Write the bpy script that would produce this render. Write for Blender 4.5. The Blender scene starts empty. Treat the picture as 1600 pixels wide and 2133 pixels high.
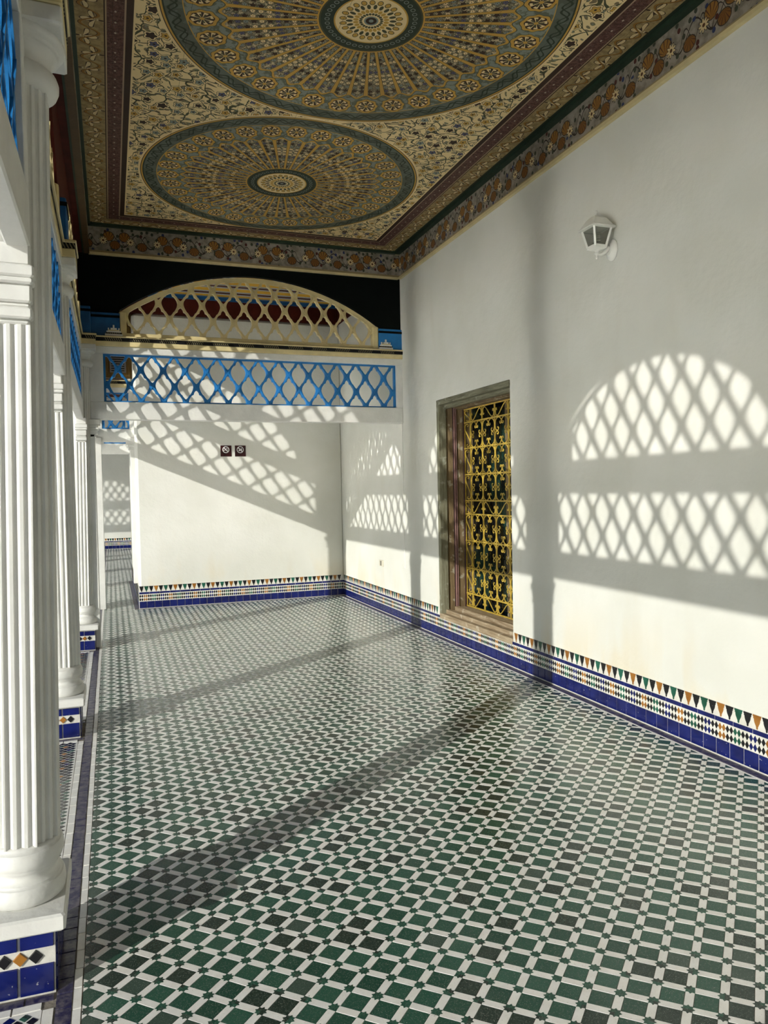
import bpy, bmesh, math, random
from mathutils import Vector, Matrix
random.seed(7)
sc = bpy.context.scene
COL = sc.collection
PI = math.pi

# ------------------------------------------------------------------ camera
EYE = 1.55
YAW, PITCH, ROLL, FPX = math.radians(19.989), math.radians(-1.690), math.radians(-1.1036), 1561.7
fwd = Vector((math.sin(YAW)*math.cos(PITCH), math.cos(YAW)*math.cos(PITCH), math.sin(PITCH)))
r0 = Vector((math.cos(YAW), -math.sin(YAW), 0)); u0 = r0.cross(fwd)
cr = r0*math.cos(ROLL)+u0*math.sin(ROLL); cu = -r0*math.sin(ROLL)+u0*math.cos(ROLL)
cam = bpy.data.cameras.new('camera'); camo = bpy.data.objects.new('camera', cam); COL.objects.link(camo)
cam.sensor_fit = 'HORIZONTAL'; cam.sensor_width = 36.0; cam.lens = FPX*36.0/1600.0
cam.clip_start = 0.02; cam.clip_end = 300
camo.matrix_world = Matrix(((cr.x, cu.x, -fwd.x, 0), (cr.y, cu.y, -fwd.y, 0), (cr.z, cu.z, -fwd.z, EYE), (0, 0, 0, 1)))
sc.camera = camo
def pix(p):
    d = Vector(p)-Vector((0, 0, EYE)); w = d.dot(fwd)
    if w < .05: return None
    return 800+FPX*d.dot(cr)/w, 1066.5-FPX*d.dot(cu)/w
def inframe(p, m=30):
    q = pix(p)
    return q is not None and -m < q[0] < 1600+m and -m < q[1] < 2133+m

# ------------------------------------------------------------------ sky, sun, exposure
SUN_TAN, SUN_EL = .715, math.radians(19.05)
w = bpy.data.worlds.new('world'); sc.world = w; w.use_nodes = True
wn = w.node_tree.nodes; wl = w.node_tree.links
bg = wn['Background']
sky = wn.new('ShaderNodeTexSky'); sky.sky_type = 'NISHITA'; sky.sun_disc = False
sky.sun_elevation = SUN_EL; sky.air_density = 1.0; sky.dust_density = .2; sky.ozone_density = 1.0
az = math.atan(SUN_TAN)                       # light travels along (cos az, sin az)
sky.sun_rotation = math.atan2(-math.cos(az), -math.sin(az))
wl.new(sky.outputs[0], bg.inputs[0]); bg.inputs[1].default_value = .12
sun = bpy.data.lights.new('sun', 'SUN'); sun.energy = 5.2; sun.angle = math.radians(.5); sun.color = (1.0, .978, .895)
suno = bpy.data.objects.new('sun', sun); COL.objects.link(suno)
sd = Vector((math.cos(az)*math.cos(SUN_EL), math.sin(az)*math.cos(SUN_EL), -math.sin(SUN_EL)))
suno.rotation_euler = sd.to_track_quat('-Z', 'Y').to_euler(); suno.location = (-6, -4, 6)
sc.view_settings.view_transform = 'Standard'; sc.view_settings.look = 'None'
sc.view_settings.gamma = 1.0; sc.view_settings.use_curve_mapping = False
sc.cycles.blur_glossy = 0.0; sc.cycles.sample_clamp_indirect = 0
sc.cycles.max_bounces = 6; sc.cycles.glossy_bounces = 3; sc.cycles.adaptive_threshold = .03
sc.view_settings.exposure = -0.59

# ------------------------------------------------------------------ node helpers
class S:
    """a scalar socket with arithmetic"""
    def __init__(s, nt, v): s.nt = nt; s.v = v
    def _op(s, op, o=None, c=None, rev=False):
        n = s.nt.nodes.new('ShaderNodeMath'); n.operation = op
        ins = [s, o, c] if not rev else [o, s, c]
        for i, x in enumerate(ins):
            if x is None: continue
            if isinstance(x, S): s.nt.links.new(x.v, n.inputs[i])
            else: n.inputs[i].default_value = float(x)
        return S(s.nt, n.outputs[0])
    def __add__(s, o): return s._op('ADD', o)
    __radd__ = __add__
    def __sub__(s, o): return s._op('SUBTRACT', o)
    def __rsub__(s, o): return s._op('SUBTRACT', o, rev=True)
    def __mul__(s, o): return s._op('MULTIPLY', o)
    __rmul__ = __mul__
    def __truediv__(s, o): return s._op('DIVIDE', o)
    def __lt__(s, o): return s._op('LESS_THAN', o)
    def __gt__(s, o): return s._op('GREATER_THAN', o)
    def fract(s): return s._op('FRACT')
    def floor(s): return s._op('FLOOR')
    def sin(s): return s._op('SINE')
    def cos(s): return s._op('COSINE')
    def abs(s): return s._op('ABSOLUTE')
    def sqrt(s): return s._op('SQRT')
    def min(s, o): return s._op('MINIMUM', o)
    def max(s, o): return s._op('MAXIMUM', o)
    def atan2(s, o): return s._op('ARCTAN2', o)
    def band(s, a, b): return (s > a)*(s < b)
def hyp(a, b): return (a*a+b*b).sqrt()

class M:
    """small material builder"""
    def __init__(s, name, rough=.6, spec=.4):
        s.m = bpy.data.materials.new(name); s.m.use_nodes = True; s.nt = s.m.node_tree
        s.b = s.nt.nodes['Principled BSDF']; s.b.inputs['Roughness'].default_value = rough
        s.b.inputs['Specular IOR Level'].default_value = spec
        g = s.nt.nodes.new('ShaderNodeNewGeometry'); s.pos = g.outputs['Position']
        x = s.nt.nodes.new('ShaderNodeSeparateXYZ'); s.nt.links.new(s.pos, x.inputs[0])
        s.x, s.y, s.z = (S(s.nt, x.outputs[i]) for i in range(3))
    def vec(s, a, b, c=0.0):
        n = s.nt.nodes.new('ShaderNodeCombineXYZ')
        for i, q in enumerate((a, b, c)):
            if isinstance(q, S): s.nt.links.new(q.v, n.inputs[i])
            else: n.inputs[i].default_value = q
        return n.outputs[0]
    def noise(s, scale, detail=3, rough=.55, vec=None, color=False):
        n = s.nt.nodes.new('ShaderNodeTexNoise'); n.inputs['Scale'].default_value = scale
        n.inputs['Detail'].default_value = detail; n.inputs['Roughness'].default_value = rough
        s.nt.links.new(vec if vec is not None else s.pos, n.inputs['Vector'])
        return n.outputs['Color'] if color else S(s.nt, n.outputs['Fac'])
    def voro(s, vec, scale, feature='F1', rnd=1.0, dims='2D'):
        n = s.nt.nodes.new('ShaderNodeTexVoronoi'); n.voronoi_dimensions = dims; n.feature = feature
        n.inputs['Scale'].default_value = scale; n.inputs['Randomness'].default_value = rnd
        s.nt.links.new(vec, n.inputs['Vector'])
        return n
    def white(s, vec):
        n = s.nt.nodes.new('ShaderNodeTexWhiteNoise'); n.noise_dimensions = '2D'; s.nt.links.new(vec, n.inputs['Vector'])
        return S(s.nt, n.outputs['Value'])
    def mix(s, f, a, b):
        n = s.nt.nodes.new('ShaderNodeMix'); n.data_type = 'RGBA'; n.clamp_factor = True
        for i, q in ((0, f), (6, a), (7, b)):
            if isinstance(q, S): s.nt.links.new(q.v, n.inputs[i])
            elif isinstance(q, (int, float)): n.inputs[i].default_value = q
            elif isinstance(q, tuple): n.inputs[i].default_value = (*q, 1)
            else: s.nt.links.new(q, n.inputs[i])
        return n.outputs[2]
    def ramp(s, f, a, b):
        n = s.nt.nodes.new('ShaderNodeMapRange'); s.nt.links.new(f.v, n.inputs[0])
        n.inputs[1].default_value = a; n.inputs[2].default_value = b
        return S(s.nt, n.outputs[0])
    def col(s, c):
        if isinstance(c, tuple): s.b.inputs['Base Color'].default_value = (*c, 1)
        else: s.nt.links.new(c, s.b.inputs['Base Color'])
        return s
    def rough(s, f): s.nt.links.new(f.v, s.b.inputs['Roughness']); return s
    def bump(s, h, strength=.3, dist=.005):
        n = s.nt.nodes.new('ShaderNodeBump'); n.inputs['Strength'].default_value = strength
        n.inputs['Distance'].default_value = dist
        s.nt.links.new(h.v, n.inputs['Height']); s.nt.links.new(n.outputs[0], s.b.inputs['Normal']); return s

def paint(name, c, rough=.5, var=.12, bump=.25, scale=14, spec=.35, dark=None):
    m = M(name, rough, spec); n = m.noise(scale*.5, 3)
    d = dark or tuple(q*(1-var*1.6) for q in c)
    m.col(m.mix(m.ramp(n, .38, .66), d, c))
    if bump > .2: m.bump(m.noise(scale*4, 2), bump, .004)
    return m.m
def glaze(name, c, c2, rough=.16, worn=0.0):
    m = M(name, rough, .5)
    v = m.noise(60, 2); t = m.noise(9, 1)
    k = m.mix(m.ramp(t, .35, .65), c, c2)
    if worn: k = m.mix(m.ramp(v, .70, .76)*worn, k, (.75, .74, .7))
    m.col(k); m.rough(m.ramp(v, .2, .9)*.2+rough*.7)
    return m.m

MT = {}
def plaster():
    m = M('white_lime_plaster', .75, .2)
    n = m.noise(1.6, 2); st = m.noise(3.0, 3, .6, m.vec(m.x*1.0, m.y*1.0, m.z*.25))
    c = m.mix(m.ramp(n, .35, .7), (.705, .705, .645), (.775, .775, .725))
    c = m.mix(m.ramp(st, .58, .72)*.35, c, (.68, .66, .58))
    # damp ochre stain in patches just over the tile skirting
    low = m.ramp(m.z, .75, .30)*m.ramp(st*.5+n*.5, .50, .62)
    c = m.mix(low*.5, c, (.72, .62, .42))
    m.col(c); m.bump(m.noise(6, 4, .62), .55, .016)
    return m.m
MT['plaster'] = plaster()
MT['white'] = paint('white_gloss_paint', (.76, .755, .715), .42, .07, .5, 10, .4)
MT['yellow'] = paint('khaki_yellow_paint', (.74, .62, .33), .45, .1, .15)
MT['blue'] = paint('cobalt_blue_paint', (.02, .20, .52), .38, .12, .15)
MT['darkblue'] = paint('ultramarine_blue_paint', (.012, .12, .34), .4, .2, .1)
MT['black'] = paint('black_green_paint', (.004, .006, .005), .8, .1, .1, spec=.1)
MT['red'] = paint('oxblood_red_paint', (.085, .013, .008), .6, .2, .1, spec=.15)
MT['ironyellow'] = paint('yellow_iron_paint', (.62, .43, .07), .4, .2, .3, 40)
MT['grout'] = paint('cement_grout', (.36, .32, .26), .9, .3, .4, 30)
MT['whitegrout'] = paint('white_joint', (.72, .70, .64), .6, .12, .3, 40)
MT['tblue'] = glaze('glazed_tile_blue', (.005, .0085, .085), (.008, .015, .135), .13, .5)
MT['tblack'] = glaze('glazed_tile_black', (.008, .008, .009), (.016, .015, .017), .14, .3)
MT['torange'] = glaze('glazed_tile_ochre', (.27, .105, .016), (.38, .165, .03), .15, .4)
MT['tgreen'] = glaze('glazed_tile_green', (.01, .07, .04), (.02, .13, .085), .15, .3)
MT['twhite'] = glaze('glazed_tile_white', (.70, .68, .60), (.80, .78, .72), .22)
MT['lampwhite'] = paint('white_lamp_enamel', (.82, .82, .77), .35, .05, .05)
MT['brass'] = paint('grey_screw', (.3, .28, .22), .4)

UX, UY, NX0, NY0 = .0695, .0652, 1.142, 2.525          # floor grid: star at (NX0, NY0), steps (UX, +-UY)
def floor_green():
    m = M('worn_green_zellige', .28, .5)
    a = ((m.x-NX0)/UX+(m.y-NY0)/UY)*.5; b = ((m.x-NX0)/UX-(m.y-NY0)/UY)*.5
    r = m.white(m.vec(a.floor(), b.floor()))
    g = m.noise(130, 3, .65); s2 = m.noise(380, 0)
    c = m.mix(r, (.018, .068, .044), (.038, .130, .086))
    c = m.mix((r > .72), c, (.024, .042, .031))
    c = m.mix((r > .93), c, (.05, .085, .065))
    c = m.mix(m.ramp(g, .5, .72)*.55, c, (.10, .155, .125))
    c = m.mix(m.ramp(s2, .74, .78)*.7, c, (.45, .45, .40))
    m.col(c); m.rough(m.ramp(g, .3, .8)*.16+.15)
    return m.m
def floor_white():
    m = M('worn_white_zellige', .35, .45)
    n = m.noise(17, 2); f = m.noise(160, 2)
    c = m.mix(m.ramp(n, .3, .7), (.84, .815, .755), (.93, .915, .87))
    c = m.mix(m.ramp(f, .62, .74)*.5, c, (.50, .44, .35))
    m.col(c); m.rough(m.ramp(f, .2, .8)*.15+.24)
    return m.m
MT['fgreen'] = floor_green(); MT['fwhite'] = floor_white()
def violet():
    m = M('worn_violet_border_tile', .3, .5); n = m.noise(28, 4, .7)
    m.col(m.mix(m.ramp(n, .42, .62), (.022, .020, .075), (.14, .125, .15))); m.bump(n, .2, .002); return m.m
MT['violet'] = violet()
def wood(name, c1, c2, c3, d='v'):
    m = M(name, .65, .25); g = m.noise(9, 5, .65, m.vec(m.x*6, m.y*6, m.z*.5) if d == 'v' else m.vec(m.x*6, m.y*.5, m.z*6)); p = m.noise(11, 3)
    c = m.mix(m.ramp(g, .35, .65), c1, c2); c = m.mix(m.ramp(p, .60, .68)*.6, c, c3)
    m.col(c); m.bump(g, .5, .006); return m.m
MT['woodgreen'] = wood('weathered_grey_green_wood', (.13, .12, .075), (.25, .25, .175), (.38, .40, .33))
MT['woodbrown'] = wood('weathered_brown_wood', (.12, .085, .045), (.25, .18, .095), (.50, .48, .38))
MT['woodbare'] = wood('bare_sun_bleached_wood', (.24, .17, .10), (.46, .37, .25), (.62, .55, .43), 'h')
MT['woodgreenh'] = wood('weathered_grey_green_lintel_wood', (.12, .11, .07), (.27, .27, .19), (.40, .42, .35), 'h')
MT['woodbrownh'] = wood('weathered_brown_lintel_wood', (.12, .085, .045), (.25, .18, .095), (.50, .48, .38), 'h')
MT['plum'] = paint('plum_paint', (.26, .14, .125), .5)
MT['darkline'] = paint('dark_red_line_paint', (.04, .01, .01), .5)
def dark_glass():
    m = M('dark_window_glass', .06, .5); n = m.noise(2.2, 3)
    m.col(m.mix(m.ramp(n, .52, .62), (.003, .006, .008), (.012, .045, .035))); m.bump(m.noise(3, 2), .06, .02); return m.m
MT['glass'] = dark_glass()
def smoke_glass():
    m = M('smoked_lamp_glass', .1, .5); m.col((.16, .16, .12)); m.b.inputs['Alpha'].default_value = .55; return m.m
MT['lampglass'] = smoke_glass()
MT['maroon'] = paint('maroon_sign_plastic', (.045, .008, .010), .18, .2, .02, spec=.5)
MT['signwhite'] = paint('white_sign_print', (.82, .80, .80), .4, .03, 0)
MT['ivory'] = paint('ivory_plastic', (.70, .66, .54), .35, .04, 0)
MT['grey'] = paint('grey_plastic', (.22, .20, .16), .4, .05, 0)
MT['ground'] = paint('polished_courtyard_paving', (.80, .79, .74), .28, .10, .02, 3, 1.0)
_g = MT['ground'].node_tree.nodes['Principled BSDF']
_g.inputs['Coat Weight'].default_value = 1.0; _g.inputs['Coat Roughness'].default_value = .20; _g.inputs['Coat IOR'].default_value = 1.8
MT['gold'] = wood('dark_golden_wall_paint', (.20, .11, .03), (.34, .22, .07), (.42, .30, .12))
MT['slat'] = paint('grey_shutter_paint', (.30, .29, .28), .5)
def ledge_black():
    m = M('black_band_with_rope_pattern', .6, .2)
    u = ((m.x+m.y)/.021).fract(); v = ((m.x+m.y)/.27).fract()
    k = ((u+m.z*24).fract()).band(.30, .62)*(v < .62)
    m.col(m.mix(k*.55, (.006, .006, .007), (.42, .36, .2))); return m.m
MT['rope'] = ledge_black()

# ---- painted ceiling -------------------------------------------------------
CREAM, OCHRE, OLIVE, DKG = (.92, .72, .385), (.64, .36, .065), (.075, .075, .034), (.030, .044, .026)
STEEL, UMBER, TAUPE, PLUM = (.26, .295, .25), (.045, .022, .013), (.62, .50, .31), (.115, .048, .036)
INDIGO = (.10, .10, .17)
def florals(m, u, v, base, sc_, fsize=.33, vine=.045, leafmix=.8):
    """flowers, leaves and vines scattered over a ground colour"""
    nz = m.noise(sc_*.8, 1, .4, m.vec(u, v), True)
    sx = m.nt.nodes.new('ShaderNodeSeparateXYZ'); m.nt.links.new(nz, sx.inputs[0])
    du = u+(S(m.nt, sx.outputs[0])-.5)*(1.5/sc_); dv = v+(S(m.nt, sx.outputs[1])-.5)*(1.5/sc_)
    e = m.voro(m.vec(du, dv), sc_*1.05, 'DISTANCE_TO_EDGE'); ed = S(m.nt, e.outputs['Distance'])
    c = m.mix(ed < vine, base, OLIVE)
    lf = m.voro(m.vec(du*1.0, dv*1.7), sc_*1.75); ld = S(m.nt, lf.outputs['Distance'])
    lr = m.nt.nodes.new('ShaderNodeSeparateColor'); m.nt.links.new(lf.outputs['Color'], lr.inputs[0])
    c = m.mix((ld < .27)*leafmix, c, m.mix(S(m.nt, lr.outputs[0]) > .55, OLIVE, UMBER))
    c = m.mix((ld < .12)*(S(m.nt, lr.outputs[1]) > .5)*.8, c, STEEL)
    f = m.voro(m.vec(u, v), sc_, 'F1', .85); fd = S(m.nt, f.outputs['Distance'])
    fc = m.nt.nodes.new('ShaderNodeSeparateColor'); m.nt.links.new(f.outputs['Color'], fc.inputs[0])
    fp = m.nt.nodes.new('ShaderNodeSeparateXYZ'); m.nt.links.new(f.outputs['Position'], fp.inputs[0])
    ang = (v*sc_-S(m.nt, fp.outputs[1])*sc_).atan2(u*sc_-S(m.nt, fp.outputs[0])*sc_)
    h1, h2 = S(m.nt, fc.outputs[0]), S(m.nt, fc.outputs[1])
    R = ((ang*5).cos()*.16+.84)*fsize*(h2*.4+.72)
    c = m.mix(fd < R+.10, c, base)
    c = m.mix(fd.max(R+.08)*1.0 < R+.115, c, c)
    c = m.mix((fd > R+.085)*(fd < R+.125), c, OLIVE)
    pc = m.mix(h1 > .45, OCHRE, STEEL); pc = m.mix(h1 > .66, pc, UMBER); pc = m.mix(h1 > .86, pc, INDIGO)
    c = m.mix(fd < R, c, UMBER); c = m.mix(fd < R-.035, c, pc)
    c = m.mix(fd < .07, c, UMBER)
    return c
def ceiling_mat():
    m = M('painted_cedar_ceiling', .6, .25)
    x0, x1, y1 = .20, 2.815, 7.815                       # floral field
    c = florals(m, m.x, m.y, CREAM, 8.6, .30)
    # medallions, 2.43 m apart along the gallery
    cy = ((m.y-5.41)/2.43).floor()*2.43+5.41+1.215
    dx, dy = m.x-1.505, m.y-cy; r = hyp(dx, dy); th = dy.atan2(dx); tu = th/(2*PI)
    d = m.mix(m.ramp(m.noise(26, 2), .48, .56), STEEL, OLIVE)      # ground of rosette ring
    d = m.mix(.35, d, STEEL)
    # rosettes
    k = (tu*32).fract()-.5; ru = k*(2*PI/32)*r; rv = r-.975; rd = hyp(ru, rv*.85); ra = rv.atan2(ru)
    sc8 = (ra*8).cos()
    d = m.mix(rd < .082+sc8*.004, d, OLIVE); d = m.mix(rd < .078+sc8*.004, d, OCHRE); d = m.mix(rd < .060+sc8*.003, d, UMBER)
    d = m.mix((rd < .056)*((ra*8).sin() > -.35), d, CREAM); d = m.mix((rd < .042)*((ra*8+.6).sin() > .35), d, OLIVE)
    d = m.mix(rd < .012, d, OCHRE)
    # spoked zone
    NS = 44
    q = (tu*NS).fract()-.5; qa = q.abs(); arc = qa*(2*PI/NS)*r
    edge = .845+((q*2*PI).cos())*.022
    d = m.mix(r < edge+.014, d, OLIVE); d = m.mix(r < edge+.008, d, OCHRE)
    fz = r/.047; row = fz.floor(); fv = (fz.fract()-.5)*.047
    fu = ((tu*NS*2).fract()-.5)*(2*PI/(NS*2))*r
    fd = hyp(fu, fv); fa = fv.atan2(fu)
    zc = m.mix(m.noise(40, 2) > .5, TAUPE, (.27, .225, .15))
    zc = m.mix(((fu*1.0).abs() < .0022), zc, OLIVE)
    h = m.white(m.vec(row, 3.0)); h2 = m.white(m.vec(row, (tu*NS*2).floor()))
    rad = ((fa*5).cos()*.16+.84)*(.0125+r*.006)
    fcol = m.mix(h > .35, CREAM, STEEL); fcol = m.mix(h > .6, fcol, INDIGO); fcol = m.mix(h2 > .74, fcol, UMBER)
    zc = m.mix(fd.band(.0205, .0235), zc, OLIVE)
    zc = m.mix(fd < rad+.003, zc, UMBER); zc = m.mix(fd < rad, zc, fcol); zc = m.mix(fd < .0035, zc, UMBER)
    lfs = m.noise(62, 2); zc = m.mix((lfs > .60)*(fd > .018)*.85, zc, OLIVE)
    d = m.mix(r < edge-.012, d, zc)
    sp = .5-qa; spw = sp*(2*PI/NS)*r                     # distance to sector boundary
    wdt = .0085+((r-.62).max(0))*.030+((.33-r).max(0))*.03
    d = m.mix((spw < wdt+.003)*(r < edge), d, OLIVE); d = m.mix((spw < wdt)*(r < edge+.004), d, OCHRE)
    # hub
    d = m.mix(r < .315, d, OCHRE); d = m.mix(r < .305, d, OLIVE); d = m.mix(r < .295, d, DKG)
    g = (tu*40).fract()-.5; gd = hyp(g*(2*PI/40)*r, r-.257)
    d = m.mix(gd.band(.010, .0145), d, STEEL)
    d = m.mix(r < .218, d, OCHRE); d = m.mix(r < .209, d, CREAM)
    p1 = (tu*22).fract()-.5; pd = hyp(p1*(2*PI/22)*r, (r-.165)*.8); d = m.mix(pd < .017, d, OLIVE); d = m.mix(pd < .013, d, OCHRE)
    p2 = (tu*22+.5).fract()-.5; pd2 = hyp(p2*(2*PI/22)*r*1.3, (r-.128)*.7); d = m.mix(pd2 < .014, d, OLIVE)
    p3 = (tu*22).fract()-.5; pd3 = hyp(p3*(2*PI/22)*r, (r-.09)*.7); d = m.mix(pd3 < .011, d, OCHRE)
    p4 = (tu*22+.5).fract()-.5; pd4 = hyp(p4*(2*PI/22)*r, (r-.062)*.8); d = m.mix(pd4 < .008, d, OLIVE)
    d = m.mix(r < .042, d, STEEL); d = m.mix(r < .032, d, UMBER); d = m.mix(r < .014, d, STEEL)
    # outer green ring with scrolls
    d = m.mix(r > 1.062, d, OCHRE); d = m.mix(r > 1.068, d, m.mix(m.noise(7, 2) > .5, (.10, .115, .085), (.135, .155, .125)))
    s1 = (tu*2*PI*52).sin()*.026; s2 = (tu*2*PI*52+1.9).sin()*.026
    rr = r-1.125
    d = m.mix(((rr-s1).abs() < .0075)*(rr.abs() < .036), d, DKG); d = m.mix(((rr-s2).abs() < .006)*(rr.abs() < .036), d, DKG)
    d = m.mix(r > 1.17, d, DKG); d = m.mix(r > 1.18, d, OCHRE)
    c = m.mix(r < 1.215, c, CREAM); c = m.mix(r < 1.198, c, UMBER); c = m.mix(r < 1.192, c, d)
    # borders: e = distance outside the field
    e = (x0-m.x).max(m.x-x1).max(m.y-y1)
    side = (m.y-y1) > ((x0-m.x).max(m.x-x1))
    # coordinate along the border
    along = m.x*side+m.y*(1-side)
    c = m.mix(e > -.012, c, CREAM); c = m.mix(e > 0, c, UMBER); c = m.mix(e > .040, c, (.42, .30, .2))
    n = m.noise(45, 3); pl = m.mix(m.ramp(n, .4, .62), (.075, .030, .024), (.155, .072, .055))
    fa_ = (along/.105).fract()-.5; pe = hyp(fa_*.105, (e-.098)*1.3)
    pl = m.mix(m.noise(120, 2) > .62, pl, (.20, .13, .11)); pl = m.mix(pe < .0085, pl, (.50, .40, .30))
    c = m.mix(e > .050, c, pl)
    c = m.mix(e > .146, c, (.46, .34, .2)); c = m.mix(e > .154, c, UMBER)
    # fleur band
    n3 = m.noise(30, 3); fb = m.mix(m.ramp(n3, .4, .6), (.28, .20, .09), (.42, .31, .14))
    v = e-.162; P = .36
    for shift, flip in ((0.0, 0), (.5, 1)):
        uu = ((along/P+shift).fract()-.5)*P
        vv = (v-.045) if flip else (.118-v)
        rq = hyp(uu, vv); aq = uu.atan2(vv)               # angle from the stem
        pet = ((aq*5.2).cos()*.30+.70)*.082
        msk = (rq < pet)*(vv > -.012)*(aq.abs() < 1.35)
        fb = m.mix((rq < pet+.006)*(vv > -.016)*(aq.abs() < 1.45), fb, UMBER)
        fb = m.mix(msk, fb, (.72, .58, .32)); fb = m.mix(msk*((aq*5.2).cos() < -.35), fb, UMBER)
        fb = m.mix((uu.abs() < .010)*((vv+.012).abs() < .005), fb, (.6, .5, .3))
        st = hyp(uu*2.6, vv+.032); fb = m.mix(st < .016, fb, UMBER)
    ws = ((along/P)*4*PI).sin()*.052+.080
    fb = m.mix((v-ws).abs() < .010, fb, (.30, .145, .03)); fb = m.mix((v-ws-.009).abs() < .0022, fb, UMBER)
    c = m.mix(e > .162, c, fb)
    c = m.mix(e > .318, c, (.02, .034, .022))
    # board joints and a dulled film of age
    old = m.noise(1.1, 2); c = m.mix(m.ramp(old, .5, .8)*.28, c, (.11, .08, .045))
    j = ((m.x-.085)/.42).fract(); c = m.mix((j < .0045)*.75, c, (.02, .015, .01))
    m.col(c)
    return m.m
def frieze_mat(axis):
    m = M('painted_frieze_'+axis, .6, .25)
    u = m.x if axis == 'x' else m.y
    v = m.z-3.99; P = .262
    n = m.noise(18, 3); c = m.mix(m.ramp(n, .4, .62), (.20, .175, .135), (.33, .29, .235))
    lf = m.voro(m.vec(u*1.2, v), 17); ld = S(m.nt, lf.outputs['Distance'])
    lr = m.nt.nodes.new('ShaderNodeSeparateColor'); m.nt.links.new(lf.outputs['Color'], lr.inputs[0])
    h = S(m.nt, lr.outputs[0])
    wob = m.noise(9, 2, .5, m.vec(u, v))
    w1 = (u/P*2*PI).sin()*.065+.15; c = m.mix((v-w1).abs() < .0055, c, (.035, .024, .018))
    w2 = (u/P*4*PI+1.1).sin()*.05+.15+(wob-.5)*.08; c = m.mix((v-w2).abs() < .0045, c, (.035, .024, .018))
    lc = m.mix(h > .5, (.075, .02, .015), (.05, .055, .035)); lc = m.mix(h > .88, lc, (.03, .04, .11))
    c = m.mix((ld < .27)*(h > .42), c, lc)
    for k, (ph, vc) in enumerate(((0.0, .185), (.5, .185), (.25, .10), (.75, .10))):
        uu = ((u/(2*P)+ph).fract()-.5)*2*P
        if k < 2: uu = uu+.0
        dd = hyp(uu, v-vc-.0); aa = (v-vc).atan2(uu)
        if k < 2:      # fan palmettes
            off = .058 if k == 0 else -.052
            dd = hyp(uu+off, (v-vc)*1.1); aa = (v-vc+.04).atan2(uu+off)
            c = m.mix(dd < .055, c, (.04, .03, .02)); c = m.mix(dd < .049, c, (.30, .14, .03))
            c = m.mix((dd < .049)*((aa*14).sin() > .72), c, (.09, .03, .015))
        else:          # lower palmettes
            dd = hyp(uu+.02, (v-vc)*1.15); aa = (v-vc-.03).atan2(uu+.02)
            c = m.mix(dd < .052, c, (.04, .03, .02)); c = m.mix(dd < .046, c, (.21, .09, .02))
            c = m.mix((dd < .046)*((aa*14).sin() > .72), c, (.09, .03, .015))
    uu = ((u/P+.5).fract()-.5)*P; dd = hyp(uu, v-.140); aa = (v-.140).atan2(uu)
    pr = ((aa*9).cos()*.22+.78)*.040
    c = m.mix(dd < pr+.006, c, (.03, .024, .018)); c = m.mix(dd < pr, c, (.66, .53, .28)); c = m.mix(dd < .011, c, (.10, .04, .015))
    c = m.mix(v < .035, c, (.33, .25, .13)); c = m.mix(v.band(.012, .018), c, (.12, .08, .04))
    c = m.mix(v > .268, c, (.45, .36, .2)); c = m.mix(v > .280, c, (.02, .05, .03))
    m.col(c)
    return m.m
MT['ceil'] = ceiling_mat(); MT['friezex'] = frieze_mat('x'); MT['friezey'] = frieze_mat('y')
def stripes():
    m = M('striped_painted_ceiling', .5, .3)
    d = (10.66-m.y).min(3.222-m.x)
    c = m.mix(d > .03, (.02, .03, .04), (.10, .16, .24))
    P = .34; u = ((d-.10)/P).fract()*P
    s = m.mix(u > .0, (.78, .44, .035), (.78, .44, .035))
    for a, q in ((.095, (.70, .68, .66)), (.115, (.10, .13, .2)), (.13, (.70, .68, .66)), (.148, (.075, .015, .012)), (.23, (.70, .68, .66)), (.25, (.10, .14, .2)), (.27, (.70, .68, .66)), (.29, (.78, .44, .035))):
        s = m.mix(u > a, s, q)
    c = m.mix(d > .10, c, s); m.col(c); return m.m
MT['stripe'] = stripes()

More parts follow.
